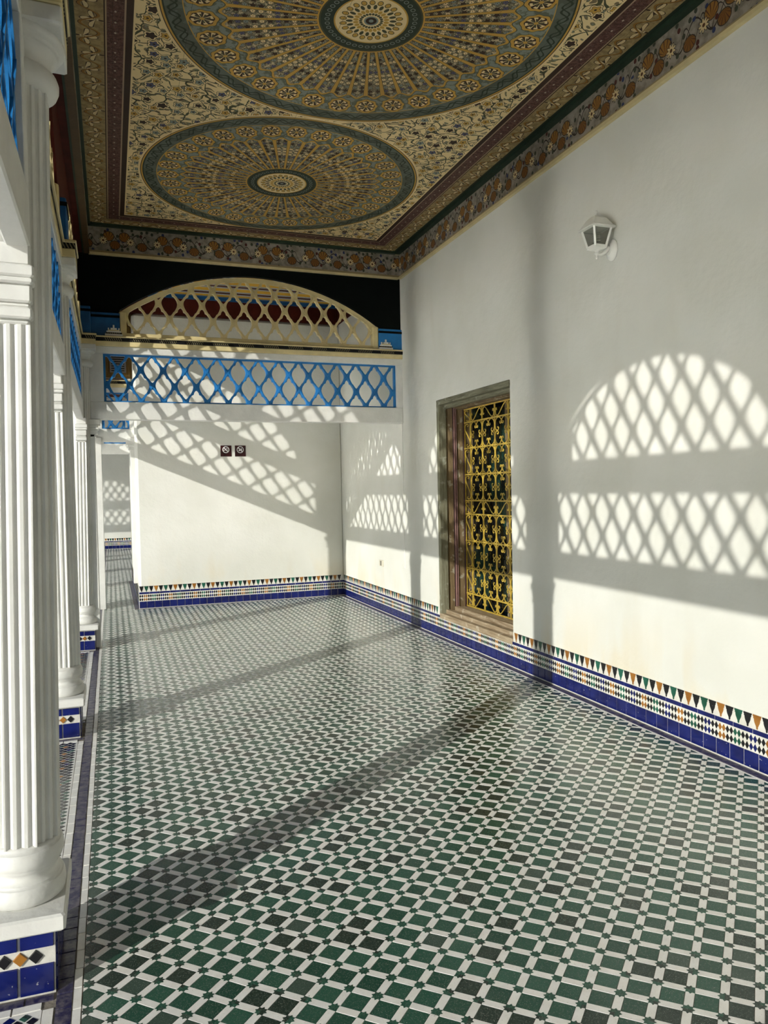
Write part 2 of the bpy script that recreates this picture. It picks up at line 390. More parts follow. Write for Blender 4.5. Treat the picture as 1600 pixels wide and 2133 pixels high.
# ------------------------------------------------------------------ object helpers
def tag(o, label=None, cat=None, group=None, kind=None):
    if label: o['label'] = label
    if cat: o['category'] = cat
    if group: o['group'] = group
    if kind: o['kind'] = kind
    return o
def link(name, me, parent=None, loc=None):
    o = bpy.data.objects.new(name, me); COL.objects.link(o)
    if loc is not None: o.location = loc
    if parent is not None: o.parent = parent
    return o
def empty(name, loc): 
    o = bpy.data.objects.new(name, None); COL.objects.link(o); o.location = loc; o.empty_display_size = .1; return o
class B:
    """collects verts / faces, one mesh object"""
    def __init__(s): s.v = []; s.f = []; s.mi = []; s.mats = []; s.sm = []
    def slot(s, mat):
        if mat not in s.mats: s.mats.append(mat)
        return s.mats.index(mat)
    def add(s, v, f, mat, smooth=False):
        n = len(s.v); s.v += [tuple(p) for p in v]; k = s.slot(mat)
        for q in f: s.f.append(tuple(i+n for i in q)); s.mi.append(k); s.sm.append(smooth)
        return s
    def box(s, a, b, mat):
        (x0, y0, z0), (x1, y1, z1) = a, b
        v = [(x0, y0, z0), (x1, y0, z0), (x1, y1, z0), (x0, y1, z0), (x0, y0, z1), (x1, y0, z1), (x1, y1, z1), (x0, y1, z1)]
        return s.add(v, [(3, 2, 1, 0), (4, 5, 6, 7), (0, 1, 5, 4), (1, 2, 6, 5), (2, 3, 7, 6), (3, 0, 4, 7)], mat)
    def cbox(s, a, b, mat, c=.006):
        """box with chamfered vertical and horizontal edges"""
        x0, y0, z0 = a; x1, y1, z1 = b
        def ring(z, i): return [(x0+i, y0+i+0, z), (x1-i, y0+i, z), (x1-i, y1-i, z), (x0+i, y1-i, z)]
        def oct_(z, i):
            return [(x0+i+c, y0+i, z), (x1-i-c, y0+i, z), (x1-i, y0+i+c, z), (x1-i, y1-i-c, z), (x1-i-c, y1-i, z), (x0+i+c, y1-i, z), (x0+i, y1-i-c, z), (x0+i, y0+i+c, z)]
        L = [oct_(z0, c), oct_(z0+c, 0), oct_(z1-c, 0), oct_(z1, c)]
        return s.loft(L, mat)
    def loft(s, rings, mat, smooth=False, cap=True, closed=True):
        n = len(rings[0]); v = [p for r in rings for p in r]; f = []
        for i in range(len(rings)-1):
            for j in range(n if closed else n-1):
                k = (j+1) % n; f.append((i*n+j, i*n+k, (i+1)*n+k, (i+1)*n+j))
        s.add(v, f, mat, smooth)
        if cap and closed:
            b = len(s.v)-len(v); k = s.slot(mat)
            s.f.append(tuple(b+j for j in reversed(range(n)))); s.mi.append(k); s.sm.append(False)
            s.f.append(tuple(b+(len(rings)-1)*n+j for j in range(n))); s.mi.append(k); s.sm.append(False)
        return s
    def lathe(s, prof, mat, cx=0, cy=0, n=32, cap=True):
        return s.loft([[(cx+r*math.cos(2*PI*j/n), cy+r*math.sin(2*PI*j/n), z) for j in range(n)] for r, z in prof], mat, True, cap)
    def prism(s, poly, z0, z1, mat, inset=0, map_=None, bottom=False):
        """polygon (ccw) extruded, optionally mapped to another plane by map_(u,v,w)"""
        n = len(poly); cx = sum(p[0] for p in poly)/n; cy = sum(p[1] for p in poly)/n
        def ins(p):
            if not inset: return p
            d = math.hypot(p[0]-cx, p[1]-cy) or 1
            k = max(0, 1-inset/d); return (cx+(p[0]-cx)*k, cy+(p[1]-cy)*k)
        v = [(p[0], p[1], z0) for p in poly]+[(*ins(p), z1) for p in poly]
        if map_: v = [map_(*q) for q in v]
        f = [tuple(range(n, 2*n))]+[(j, (j+1) % n, n+(j+1) % n, n+j) for j in range(n)]
        if bottom: f.append(tuple(reversed(range(n))))
        return s.add(v, f, mat)
    def tube(s, pts, r, mat, n=6, flat=None, smooth=True, cap=True):
        pts = [Vector(p) for p in pts]; rings = []
        up = Vector((0, 0, 1)); prev = None
        for i, p in enumerate(pts):
            t = (pts[min(i+1, len(pts)-1)]-pts[max(i-1, 0)]).normalized()
            if prev is None:
                a = t.cross(up)
                if a.length < .1: a = t.cross(Vector((1, 0, 0)))
                a.normalize()
            else: a = (prev-t*prev.dot(t)).normalized()
            prev = a; b = t.cross(a)
            rr = r(i/(len(pts)-1)) if callable(r) else r
            if flat: rings.append([tuple(p+a*(sx*rr)+b*(sy*flat)) for sx, sy in ((1, 1), (-1, 1), (-1, -1), (1, -1))])
            else: rings.append([tuple(p+(a*math.cos(2*PI*j/n)+b*math.sin(2*PI*j/n))*rr) for j in range(n)])
        return s.loft(rings, mat, smooth and not flat, cap)
    def addmesh(s, me, mat4):
        n = len(s.v); s.v += [tuple(mat4 @ v.co) for v in me.vertices]
        idx = [s.slot(m) for m in me.materials]
        for p in me.polygons:
            s.f.append(tuple(i+n for i in p.vertices)); s.mi.append(idx[p.material_index] if idx else 0); s.sm.append(p.use_smooth)
        return s
    def mesh(s, name):
        me = bpy.data.meshes.new(name); me.from_pydata(s.v, [], s.f)
        for m in s.mats: me.materials.append(m)
        me.polygons.foreach_set('material_index', s.mi); me.polygons.foreach_set('use_smooth', s.sm)
        bm = bmesh.new(); bm.from_mesh(me); bmesh.ops.recalc_face_normals(bm, faces=bm.faces); bm.to_mesh(me); bm.free()
        me.update(); return me
    def rawmesh(s, name):
        me = bpy.data.meshes.new(name); me.from_pydata(s.v, [], s.f)
        for m in s.mats: me.materials.append(m)
        me.polygons.foreach_set('material_index', s.mi); me.update(); return me
    def obj(s, name, parent=None, loc=None): return link(name, s.mesh(name), parent, loc)
def structure(o): o['kind'] = 'structure'; return o

def clip(poly, region):
    """Sutherland-Hodgman against a convex ccw region"""
    out = poly
    for i in range(len(region)):
        a, b = region[i], region[(i+1) % len(region)]
        inp = out; out = []
        if not inp: return []
        def side(p): return (b[0]-a[0])*(p[1]-a[1])-(b[1]-a[1])*(p[0]-a[0])
        for j in range(len(inp)):
            p, q = inp[j], inp[(j+1) % len(inp)]; sp, sq = side(p), side(q)
            if sp >= 0: out.append(p)
            if (sp >= 0) != (sq >= 0):
                t = sp/(sp-sq); out.append((p[0]+(q[0]-p[0])*t, p[1]+(q[1]-p[1])*t))
    return out
def area(p): return .5*sum(p[i][0]*p[(i+1) % len(p)][1]-p[(i+1) % len(p)][0]*p[i][1] for i in range(len(p)))
def plate(name, outer, holes, thick, mat, bevel=0):
    """flat plate with holes in the XZ plane (u,v)->(u,0,v), centred on y=0"""
    cu_ = bpy.data.curves.new(name, 'CURVE'); cu_.dimensions = '2D'; cu_.fill_mode = 'BOTH'; cu_.extrude = thick/2
    if bevel: cu_.bevel_depth = bevel; cu_.bevel_resolution = 0; cu_.offset = -bevel; cu_.extrude = thick/2-bevel
    for p in [outer]+holes:
        sp = cu_.splines.new('POLY'); sp.points.add(len(p)-1); sp.use_cyclic_u = True
        for q, (x, y) in zip(sp.points, p): q.co = (x, y, 0, 1)
    o = bpy.data.objects.new(name, cu_); COL.objects.link(o)
    dg = bpy.context.evaluated_depsgraph_get(); me = bpy.data.meshes.new_from_object(o.evaluated_get(dg))
    bpy.data.objects.remove(o); bpy.data.curves.remove(cu_)
    me.transform(Matrix.Rotation(PI/2, 4, 'X')); me.materials.clear(); me.materials.append(mat); me.name = name
    for p in me.polygons: p.use_smooth = False
    return me

# ------------------------------------------------------------------ dimensions
XW = 3.222                # right wall
XC = -.295                # colonnade axis
YC = [.03, 2.69, 5.32, 8.19]     # column axes
YX = 8.19                 # crossing screen
YE = 10.66                # end wall
Z_RAIL, Z_LAT0, Z_LAT1, Z_LED0, Z_LED1 = 2.32, 2.50, 2.99, 3.06, 3.16
Z_FR0, Z_CEIL = 3.99, 4.285

# ------------------------------------------------------------------ the setting
g = structure(B().box((-60, -40, -.25), (-.62, 60, -.16), MT['ground']).obj('floor_courtyard'))
tag(g, 'pale paving of the open courtyard outside the arcade')

b = B(); b.box((-42, 19.72, 3.95), (-.62, 20.0, 7.5), MT['plaster']); b.box((-42, 19.72, -.2), (-8.6, 20.0, 3.95), MT['plaster'])
structure(b.obj('wall_courtyard'))
# right wall with the window opening (Y 5.66..7.17, z .195..2.465)
WY0, WY1, WZ0, WZ1 = 5.66, 7.17, .195, 2.465
b = B(); T = XW+.55
b.box((XW, -6, -.1), (T, WY0, Z_FR0), MT['plaster']); b.box((XW, WY1, -.1), (T, 14.2, Z_FR0), MT['plaster'])
b.box((XW, WY0, -.1), (T, WY1, WZ0), MT['plaster']); b.box((XW, WY0, WZ1), (T, WY1, Z_FR0), MT['plaster'])
b.box((XW+.06, -6, Z_FR0), (T, YX+.1, 4.5), MT['plaster']); b.box((XW+.06, YX+.1, Z_FR0), (T, 14.2, 4.5), MT['plaster'])
structure(b.obj('wall_right'))
# end wall block
b = B(); b.cbox((.322, YE, -.1), (XW+.02, 14.2, Z_FR0), MT['plaster'], .035)
structure(b.obj('wall_end'))
structure(B().box((-9, 22.93, -.2), (4, 23.2, 5), MT['plaster']).obj('wall_far'))
structure(B().box((-.6, -6.3, -.1), (XW+.3, -6, 4.5), MT['plaster']).obj('wall_back'))
# ceilings and friezes
structure(B().box((-.142, -6, Z_CEIL), (XW+.02, YX+.03, Z_CEIL+.05), MT['ceil']).obj('ceiling'))
structure(B().box((-.2, YX+.05, 4.26), (XW+.02, YE+.02, 4.31), MT['stripe']).obj('ceiling_vestibule'))
structure(B().box((-1.05, -6.3, 4.36), (XW+.6, 23.3, 4.55), MT['red']).obj('ceiling_roof'))
def frieze(name, a, b_, mat, ext):
    bb = B(); bb.box(a, b_, mat); o = structure(bb.obj(name)); 
    for nm, p, q, mt in ext: B().box(p, q, mt).obj(nm, o)
    return o
MT['brownline'] = paint('dark_brown_moulding_paint', (.10, .06, .025), .5)
gm = paint('dark_green_moulding_paint', (.022, .045, .026), .5)
frieze('trim_1', (XW-.012, -6, Z_FR0), (XW+.05, YX-.02, Z_CEIL), MT['friezey'],
       [('lower_moulding', (XW-.030, -6, Z_FR0-.012), (XW+.01, YX-.05, Z_FR0+.012), MT['yellow']),
        ('upper_moulding', (XW-.062, -6, Z_CEIL-.026), (XW-.004, YX-.06, Z_CEIL), gm)])
frieze('trim_2', (-.142, YX-.035, Z_FR0), (XW-.012, YX+.02, Z_CEIL), MT['friezex'],
       [('lower_moulding', (-.142, YX-.052, Z_FR0-.012), (XW-.03, YX-.02, Z_FR0+.012), MT['yellow']),
        ('upper_moulding', (-.142, YX-.085, Z_CEIL-.026), (XW-.062, YX-.03, Z_CEIL), gm)])
frieze('trim_3', (-.20, -6, Z_FR0), (-.142, YX-.02, Z_CEIL), MT['friezey'],
       [('lower_moulding', (-.185, -6, Z_FR0-.012), (-.134, YX-.05, Z_FR0+.012), MT['brownline']),
        ('soffit_board', (-.252, -6, Z_FR0-.006), (-.196, YX-.05, Z_FR0+.03), MT['red']),
        ('green_fillet', (-.200, -6, Z_FR0-.010), (-.185, YX-.05, Z_FR0+.01), gm),
        ('upper_moulding', (-.145, -6, Z_CEIL-.026), (-.118, YX-.06, Z_CEIL), gm)])
b = B(); b.box((.2, YE-.02, Z_FR0), (XW, YE+.1, 4.26), MT['red']); b.box((XW-.015, YX+.1, Z_FR0), (XW+.1, YE-.02, 4.26), MT['red'])
b.box((.2, YE-.045, 4.215), (XW, YE-.0, 4.262), MT['darkblue'])
structure(b.obj('trim_4'))

# ------------------------------------------------------------------ lattice
LA, LB = .2232, .1635      # cell width, half height
HALF = [(0, .81), (.10, .77), (.19, .69), (.235, .61), (.255, .545), (.32, .515), (.43, .475), (.54, .39), (.64, .27), (.70, .15), (.725, .03), (.69, -.10), (.61, -.24), (.50, -.38), (.42, -.465), (.37, -.495), (.315, -.52), (.285, -.565), (.19, -.66), (.08, -.745), (0, -.78)]
CELL = [(x*LA/2, y*LB) for x, y in HALF]+[(-x*LA/2, y*LB) for x, y in reversed(HALF[1:-1])]
CELL = list(reversed(CELL))          # ccw
if area(CELL) < 0: CELL.reverse()
def cells(u0, v0, region, shrink=1.0):
    us = [p[0] for p in region]; vs = [p[1] for p in region]; hs = []
    i0 = int((min(us)-u0)/(LA/2))-3; i1 = int((max(us)-u0)/(LA/2))+3
    j0 = int((min(vs)-v0)/LB)-3; j1 = int((max(vs)-v0)/LB)+3
    for i in range(i0, i1):
        for j in range(j0, j1):
            if (i+j) % 2 == 0: continue          # nodes where i+j even, cells elsewhere
            p = clip([(u0+i*LA/2+x, v0+j*LB+y) for x, y in CELL], region)
            if len(p) > 2 and abs(area(p)) > 1.2e-4: hs.append(p)
    return hs
def battens(u0, v0, region):
    """straight fillets along both diagonals clipped to the region"""
    us = [p[0] for p in region]; vs = [p[1] for p in region]; out = []
    L = math.hypot(LA/2, LB); d1 = (LA/2/L, LB/L)
    for s in (1, -1):
        d = (d1[0]*s, d1[1]); n = (-d[1], d[0])
        for k in range(-60, 60):
            px, py = u0+k*LA, v0; w_ = .0075; R = 6
            quad = [(px-d[0]*R+n[0]*w_, py-d[1]*R+n[1]*w_), (px+d[0]*R+n[0]*w_, py+d[1]*R+n[1]*w_), (px+d[0]*R-n[0]*w_, py+d[1]*R-n[1]*w_), (px-d[0]*R-n[0]*w_, py-d[1]*R-n[1]*w_)]
            if area(quad) < 0: quad.reverse()
            q = clip(quad, region)
            if len(q) > 2 and abs(area(q)) > .0007: out.append((q, .009 if s > 0 else .0068))
    return out
def rect(a, b, c, d): return [(a, b), (c, b), (c, d), (a, d)]
def arc_region(cx, half, z0, zs, za, off=0, n=28):
    """convex region under a segmental arch, springing at zs, apex za"""
    h = za-zs; R = (half*half+h*h)/(2*h); zc = za-R; R -= off; half2 = half-off
    a0 = math.asin(min(.999, half2/R)); pts = [(cx-half2, z0+off), (cx+half2, z0+off)]
    for i in range(n+1):
        a = a0-2*a0*i/n; pts.append((cx+R*math.sin(a), zc+R*math.cos(a)))
    return pts
def screen(name, label, mat, region_o, region_i, u0, v0, thick, frame_parts, group, cat='screen', mtx=None, make=True):
    me = plate(name+'_panel', region_o, cells(u0, v0, region_i), thick, mat)
    bt = B(); bts = []
    for q, hb_ in battens(u0, v0, region_i):
        for sgn in (-1, 1):
            y0 = sgn*thick/2; y1 = sgn*(thick/2+hb_)
            bb = B(); bb.prism(q, y0, y1, mat, 0, lambda u, v, w: (u, w, v), True); bts.append(bb)
    return me, bts
BX = {0: -.248, 1: -.285, 2: -.270}
XFORM_BAY = lambda yc, x=XC: Matrix.Translation((x, yc, 0)) @ Matrix.Rotation(PI/2, 4, 'Z')   # local u -> world Y
def add_lattice(root, mtx, me, bts):
    loc = Matrix.Translation(-root.location) @ mtx
    me = me.copy(); me.transform(loc); p = link('lattice', me, root); p['label'] = 'blue painted lattice strip'
    for q in bts: bm_ = q.mesh('batten'); bm_.transform(loc); link('batten', bm_, p)
def build_screen(name, label, cat, group, mtx, me, bts, extra=()):
    root = empty(name, mtx.to_translation()); tag(root, label, cat, group)
    loc = Matrix.Translation(-mtx.to_translation())
    def put(nm, mesh_):
        mesh_ = mesh_.copy(); mesh_.transform(mtx); mesh_.transform(loc); return link(nm, mesh_, root)
    put('panel', me)
    for q in bts: put('batten', q.mesh('batten'))
    for nm, q in extra: put(nm, q.mesh(nm))
    return root
def bay_geometry(half, halfarch, centre_u=0.0, nodes_u=None):
    """blue strip + arch for a bay of half clear width"""
    ro = rect(-half, Z_LAT0, half, Z_LAT1); ri = rect(-half+.022, Z_LAT0+.018, half-.022, Z_LAT1-.018)
    n0 = 0.0 if nodes_u is None else nodes_u[0]
    blue = screen('lattice', '', MT['blue'], ro, ri, n0, Z_LAT0+.008, .030, None, None)
    n1 = LA/2 if nodes_u is None else nodes_u[1]
    ao = arc_region(0, halfarch, Z_LED1, 3.43, 3.87); ai = arc_region(0, halfarch, Z_LED1, 3.43, 3.87, .045)
    arch = screen('arch', '', MT['yellow'], ao, ai, n1, 3.21, .032, None, None)
    posts = []
    for s in (-1, 1): posts.append(('end_post', B().cbox((s*(halfarch-.005)-.035, -.042, Z_LED1), (s*(halfarch-.005)+.035, .042, 3.425), MT['yellow'], .01)))
    rl = B(); rl.cbox((-halfarch-.03, -.036, Z_LED1), (halfarch+.03, .036, 3.205), MT['yellow'], .006)
    return blue, arch, posts+[('bottom_rail', rl)]
def beam_parts(length_a, length_b, half_lat, thick=.07, lo=(.006, .009, .022)):
    """timber frame around the lattice, local u from a to b; list of (name, B)"""
    t = thick/2; P = []
    q = B(); q.cbox((length_a, -t, Z_RAIL), (length_b, t, Z_LAT0), MT['white'], .006); P.append(('lower_rail', q))
    q = B(); q.cbox((length_a, -t, Z_LAT1), (length_b, t, Z_LED0), MT['white'], .004); P.append(('upper_rail', q))
    for a, c in ((length_a, -half_lat), (half_lat, length_b)):
        q = B(); q.cbox((a, -t, Z_LAT0), (c, t, Z_LAT1), MT['white'], .003); P.append(('stile', q))
    q = B(); q.cbox((length_a, -t-lo[0], Z_LED0), (length_b, t+lo[0], Z_LED0+.052), MT['yellow'], .005); P.append(('ledge_band', q))
    q = B(); q.box((length_a, -t-lo[1], Z_LED0+.052), (length_b, t+lo[1], Z_LED0+.086), MT['rope']); P.append(('rope_band', q))
    q = B(); q.cbox((length_a, -t-lo[2], Z_LED0+.086), (length_b, t+lo[2], Z_LED1), MT['yellow'], .004); P.append(('ledge_cap', q))
    return P
def bay_frame(k0, k1): return (YC[k0]+YC[k1])/2, (YC[k1]-YC[k0])/2
bays = []
bay_defs = [(0, 1, 'the bay nearest the viewer, top left corner', 'nearest bay, top left corner'),
            (1, 2, 'between the first and second fluted columns', 'between the first and second columns'),
            (2, 3, 'between the second and third fluted columns', 'between the second and third columns')]
cache = {}
for k0, k1, where, bayname in bay_defs:
    yc, hl = bay_frame(k0, k1); half = hl-.20
    blue, arch, ext = bay_geometry(half, hl-.36)
    X = XFORM_BAY(yc, BX[k0])
    build_screen('arched_lattice', 'yellow arched lattice above the ledge, '+bayname, 'lattice', 'yellow arched lattices', X, *arch, ext)
    P = beam_parts(-hl+.10, hl-.10, half)
    root = empty('lattice_screen', (BX[k0], yc, 0)); tag(root, 'white beam with blue lattice strip, '+bayname, 'screen', 'white framed lattice screens')
    add_lattice(root, X, *blue)
    for nm, q in P:
        me = q.mesh(nm); me.transform(Matrix.Rotation(PI/2, 4, 'Z')); link(nm, me, root)
    cache[k0] = (blue, arch, ext, P, half, hl)

# upper wall of the arcade with arch openings (dark red), Y 0.03 .. 10.9
def upper_wall(y0, y1, centres, name, mat):
    holes = []
    for yc, ha in centres: 
        p = arc_region(yc, ha+.012, Z_LED1-.0, 3.44, 3.885); holes.append([(u, max(v, Z_LED1+.004)) for u, v in p])
    me = plate(name, rect(y0, Z_LED1, y1, 4.36), holes, .09, mat)
    me.transform(Matrix.Rotation(PI/2, 4, 'Z')); me.transform(Matrix.Translation((XC, 0, 0)))
    return structure(link(name, me))
YC4 = 10.9
cents = [((YC[i]+YC[i+1])/2, (YC[i+1]-YC[i])/2-.37) for i in range(3)]+[((YC[3]+YC4)/2, (YC4-YC[3])/2-.37)]
cents = [((YC[0]-1.33), 1.33-.37)]+cents
upper_wall(-6.2, 11.3, cents, 'wall_left', MT['red'])

# crossing screen
CX0, CX1 = -.036, 3.15; cc = (CX0+CX1)/2; ch = (CX1-CX0)/2
XF = Matrix.Translation((cc, YX+.01, 0))
ro = rect(-ch, Z_LAT0, ch, Z_LAT1); ri = rect(-ch+.022, Z_LAT0+.016, ch-.022, Z_LAT1-.016)
blue = screen('lattice', '', MT['blue'], ro, ri, 2.56-cc, 2.510, .036, None, None)
blueX = blue
acx = 1.535-cc
ao = arc_region(acx, 1.385, Z_LED1, 3.43, 3.87); ai = arc_region(acx, 1.385, Z_LED1, 3.43, 3.87, .045)
arch = screen('arch', '', MT['yellow'], ao, ai, .521-cc, 3.210, .036, None, None)
fr = []
for s in (-1, 1):
    q = B(); q.cbox((acx+s*1.37-.036, -.05, Z_LED1), (acx+s*1.37+.036, .045, 3.425), MT['yellow'], .012); fr.append(('end_post', q))
q = B(); q.cbox((acx-1.40, -.042, Z_LED1), (acx+1.40, .04, 3.208), MT['yellow'], .006); fr.append(('bottom_rail', q))
build_screen('arched_lattice', 'wide yellow arched lattice across the end of the gallery, against a black wall', 'lattice', 'yellow arched lattices', XF, *arch, fr)
root = empty('lattice_screen', (cc, YX+.01, 0)); tag(root, 'wide white beam with long blue lattice strip crossing the end of the gallery', 'screen', 'white framed lattice screens')
add_lattice(root, XF, *blueX)
for nm, q in beam_parts(-.17-cc, XW-cc, ch, .12, (.018, .022, .045)): link(nm, q.mesh(nm), root)
me = plate('wall_crossing', rect(-.25, Z_LED1, XW+.01, 4.33), [[(u, max(v, Z_LED1+.004)) for u, v in arc_region(1.535, 1.40, Z_LED1, 3.44, 3.888)]], .06, MT['black'])
me.transform(Matrix.Translation((0, YX+.015, 0))); structure(link('wall_crossing', me))
# blue painted dado panels with a stepped white ornament, either side of the arch
def ornament(bb, cx, y, s):
    for k, (w_, z0, z1, mt) in enumerate(((.085, 3.163, 3.185, MT['white']), (.078, 3.185, 3.20, MT['rope']), (.07, 3.20, 3.215, MT['white']), (.055, 3.215, 3.226, MT['yellow']), (.03, 3.226, 3.245, MT['white']), (.008, 3.245, 3.275, MT['white']))):
        bb.box((cx-w_, y-.02, z0), (cx+w_, y+.01, z1), mt)
    for d in (-.05, .05): bb.box((cx+d-.006, y-.018, 3.215), (cx+d+.006, y+.01, 3.245), MT['white'])
for xa, xb, cx, nm in ((-.20, .135, .075, 'dado_panel'), (2.94, XW, 3.02, 'dado_panel')):
    b = B(); b.box((xa, YX-.045, Z_LED1), (xb, YX+.02, 3.40), MT['blue'] if xa > 1 else MT['darkblue'])
    o = structure(b.obj('trim_5' if xa < 1 else 'trim_6'))
    B().box((xa, YX-.055, 3.352), (xb, YX+.0, 3.375), MT['black']).obj('dark_line', o)
    b = B(); ornament(b, cx, YX-.045, 1); b.obj('stepped_ornament', o)
# jambs of the crossing
b = B(); b.cbox((-.205, YX-.055, 0), (-.135, YX+.075, 2.20), MT['white'], .006)
for k, (o_, z0, z1) in enumerate(((.0, 2.14, 2.17), (.018, 2.17, 2.215), (.03, 2.215, 2.235), (.022, 2.235, 2.265), (.045, 2.265, 2.32))):
    b.cbox((-.205, YX-.055-o_*.3, z0), (-.125+o_, YX+.075+o_*.3, z1), MT['white'], .005)
structure(b.obj('trim_7'))
b = B(); b.cbox((3.212, YX-.03, .62), (XW+.01, YX+.05, Z_LED0), MT['plaster'], .004); structure(b.obj('trim_8'))

# second crossing, over the narrow passage beside the end wall, and what lies behind it
ro = rect(-.085, Z_LAT0, .262, Z_LAT1); ri = rect(-.065, Z_LAT0+.016, .242, Z_LAT1-.016)
blue = screen('lattice', '', MT['blue'], ro, ri, .085, 2.508, .05, None, None)
root = empty('lattice_screen', (.09, 10.88, 0)); tag(root, 'short white beam with blue lattice over the narrow passage left of the end wall', 'screen', 'white framed lattice screens')
add_lattice(root, Matrix.Translation((0, 10.88, 0)), *blue)
for nm, q in beam_parts(-.26, .255, .175): link(nm, q.mesh(nm), root)
root.location.z = -.05
b = B(); b.box((-.25, 10.98, Z_LED1), (.40, 11.03, 4.33), MT['gold']); structure(b.obj('wall_passage'))
w2 = structure(empty('window_2', (.13, 10.97, 3.2)))
q = B()
for a, c in (((-.095, -.02, .03), (.115, .0, .05)), ((-.095, -.02, .40), (.115, .0, .43)), ((-.095, -.02, .05), (-.075, .0, .40)), ((.095, -.02, .05), (.115, .0, .40))): q.box(a, c, MT['slat'])
q.obj('shutter_frame', w2)
for k in range(11):
    q = B(); q.box((-.075, -.014, .062+k*.031), (.095, .002, .080+k*.031), MT['slat']); q.obj('louvre_slat', w2)
B().box((-.075, -.002, .05), (.095, .006, .40), MT['black']).obj('shutter_back', w2)
b = B(); b.cbox((-.205, 10.82, 0), (-.10, 10.95, 2.33), MT['white'], .006); structure(b.obj('trim_9'))
b = B(); b.cbox((.265, 10.82, .33), (.34, 10.95, 2.33), MT['white'], .006)
for o_, z0, z1 in ((.02, 2.16, 2.2), (.035, 2.2, 2.24), (.05, 2.24, 2.32)): b.cbox((.265-o_, 10.81, z0), (.34, 10.96, z1), MT['white'], .005)
structure(b.obj('trim_10'))
# third crossing further along the passage
ro = rect(-.085, Z_LAT0, .262, Z_LAT1)
blue3 = screen('lattice', '', MT['blue'], ro, ri, .03, 2.508, .05, None, None)
root = empty('lattice_screen', (.09, 13.5, 0)); tag(root, 'farthest white beam over the passage, just above the grey far wall', 'screen', 'white framed lattice screens')
add_lattice(root, Matrix.Translation((0, 13.5, 0)), *blue3)
for nm, q in beam_parts(-.26, .255, .175): link(nm, q.mesh(nm), root)
root.location.z = -.08

# ------------------------------------------------------------------ columns
def fluted(bb, r0_, r1_, z0, z1, mat, nf=3):
    def ring(R):
        pts = []
        for k in range(8):
            a0 = PI/8+k*PI/4; a1 = a0+PI/4
            p0 = Vector((math.cos(a0), math.sin(a0)))*R/math.cos(PI/8); p1 = Vector((math.cos(a1), math.sin(a1)))*R/math.cos(PI/8)
            nrm = Vector((math.cos((a0+a1)/2), math.sin((a0+a1)/2)))
            for j in range(nf):
                for t, d in ((.0, 0), (.18, 0), (.30, .0055), (.5, .0085), (.70, .0055), (.82, 0)):
                    pts.append(p0.lerp(p1, (j+t)/nf)-nrm*d)
        return pts
    bb.loft([[(p.x, p.y, z) for p in ring(R)] for R, z in ((r0_, z0), ((r0_*.6+r1_*.4), (z0+z1)/2), (r1_, z1))], mat)
def stadium(prof, bb, mat, hl, n=12):
    rings = []
    for r, z in prof:
        pts = []
        for j in range(n+1): a = PI*j/n; pts.append((r*math.cos(a), hl+r*math.sin(a), z))
        for j in range(n+1): a = PI+PI*j/n; pts.append((r*math.cos(a), -hl+r*math.sin(a), z))
        rings.append(pts)
    bb.loft(rings, mat, True)
W_ = MT['white']
colparts = []      # (name, mesh, parent index or None)
q = B(); q.box((-.10, -.165, 0), (.10, .165, .205), MT['whitegrout']); colparts.append(('plinth', q.mesh('plinth'), None))
def tilebox(u0_, u1_, v0_, v1_, mp, mat, t=.006):
    bb = B(); bb.prism([(u0_, v0_), (u1_, v0_), (u1_, v1_), (u0_, v1_)], 0, t, mat, .0025, mp); return bb.mesh('tile')
faces = {'front': (lambda u, v, w_: (u, -.165-w_, v), .10), 'rear': (lambda u, v, w_: (-u, .165+w_, v), .10)}
for nm, (mp, hw) in faces.items():
    cut = -.004 if nm == 'front' else .03
    for a, c in ((-hw+.002, cut-.003), (cut+.003, hw-.004)):
        colparts.append(('blue_tile', tilebox(a, c, .008, .098, mp, MT['tblue']), 0))
        colparts.append(('blue_tile', tilebox(a, c, .152, .195, mp, MT['tblue']), 0))
    for k in range(5):
        cx = -hw+.012+k*.044; 
        bb = B(); bb.prism([(cx-.021, .125), (cx, .103), (cx+.021, .125), (cx, .147)], 0, .006, MT['torange'] if k % 2 == 0 else MT['tblack'], .002, mp)
        if cx+.021 < hw: colparts.append(('diamond_tile', bb.mesh('diamond'), 0))
for sx in (1, -1):
    mp = (lambda u, v, w_: (.10+w_, u, v)) if sx > 0 else (lambda u, v, w_: (-.10-w_, -u, v))
    for i in range(4):
        for j in range(5):
            colparts.append(('blue_tile', tilebox(-.161+i*.081, -.161+i*.081+.077, .006+j*.039, .006+j*.039+.034, mp, MT['tblue']), 0))
q = B(); q.cbox((-.132, -.197, .205), (.132, .197, .26), W_, .007); colparts.append(('slab', q.mesh('slab'), None))
q = B(); stadium([(.114, .26), (.121, .266), (.124, .284), (.122, .304), (.116, .318), (.1155, .3185), (.1105, .3195), (.110, .328), (.1095, .3285), (.101, .334), (.0955, .346), (.099, .358), (.106, .364), (.1065, .3645), (.1065, .372), (.107, .3725), (.114, .378), (.1185, .394), (.1175, .412), (.111, .427), (.1105, .4275), (.107, .428), (.1065, .440), (.098, .446)], q, W_, .015)
colparts.append(('base', q.mesh('base'), None))
q = B(); fluted(q, .106, .098, .444, 2.86, W_); colparts.append(('shaft', q.mesh('shaft'), None))
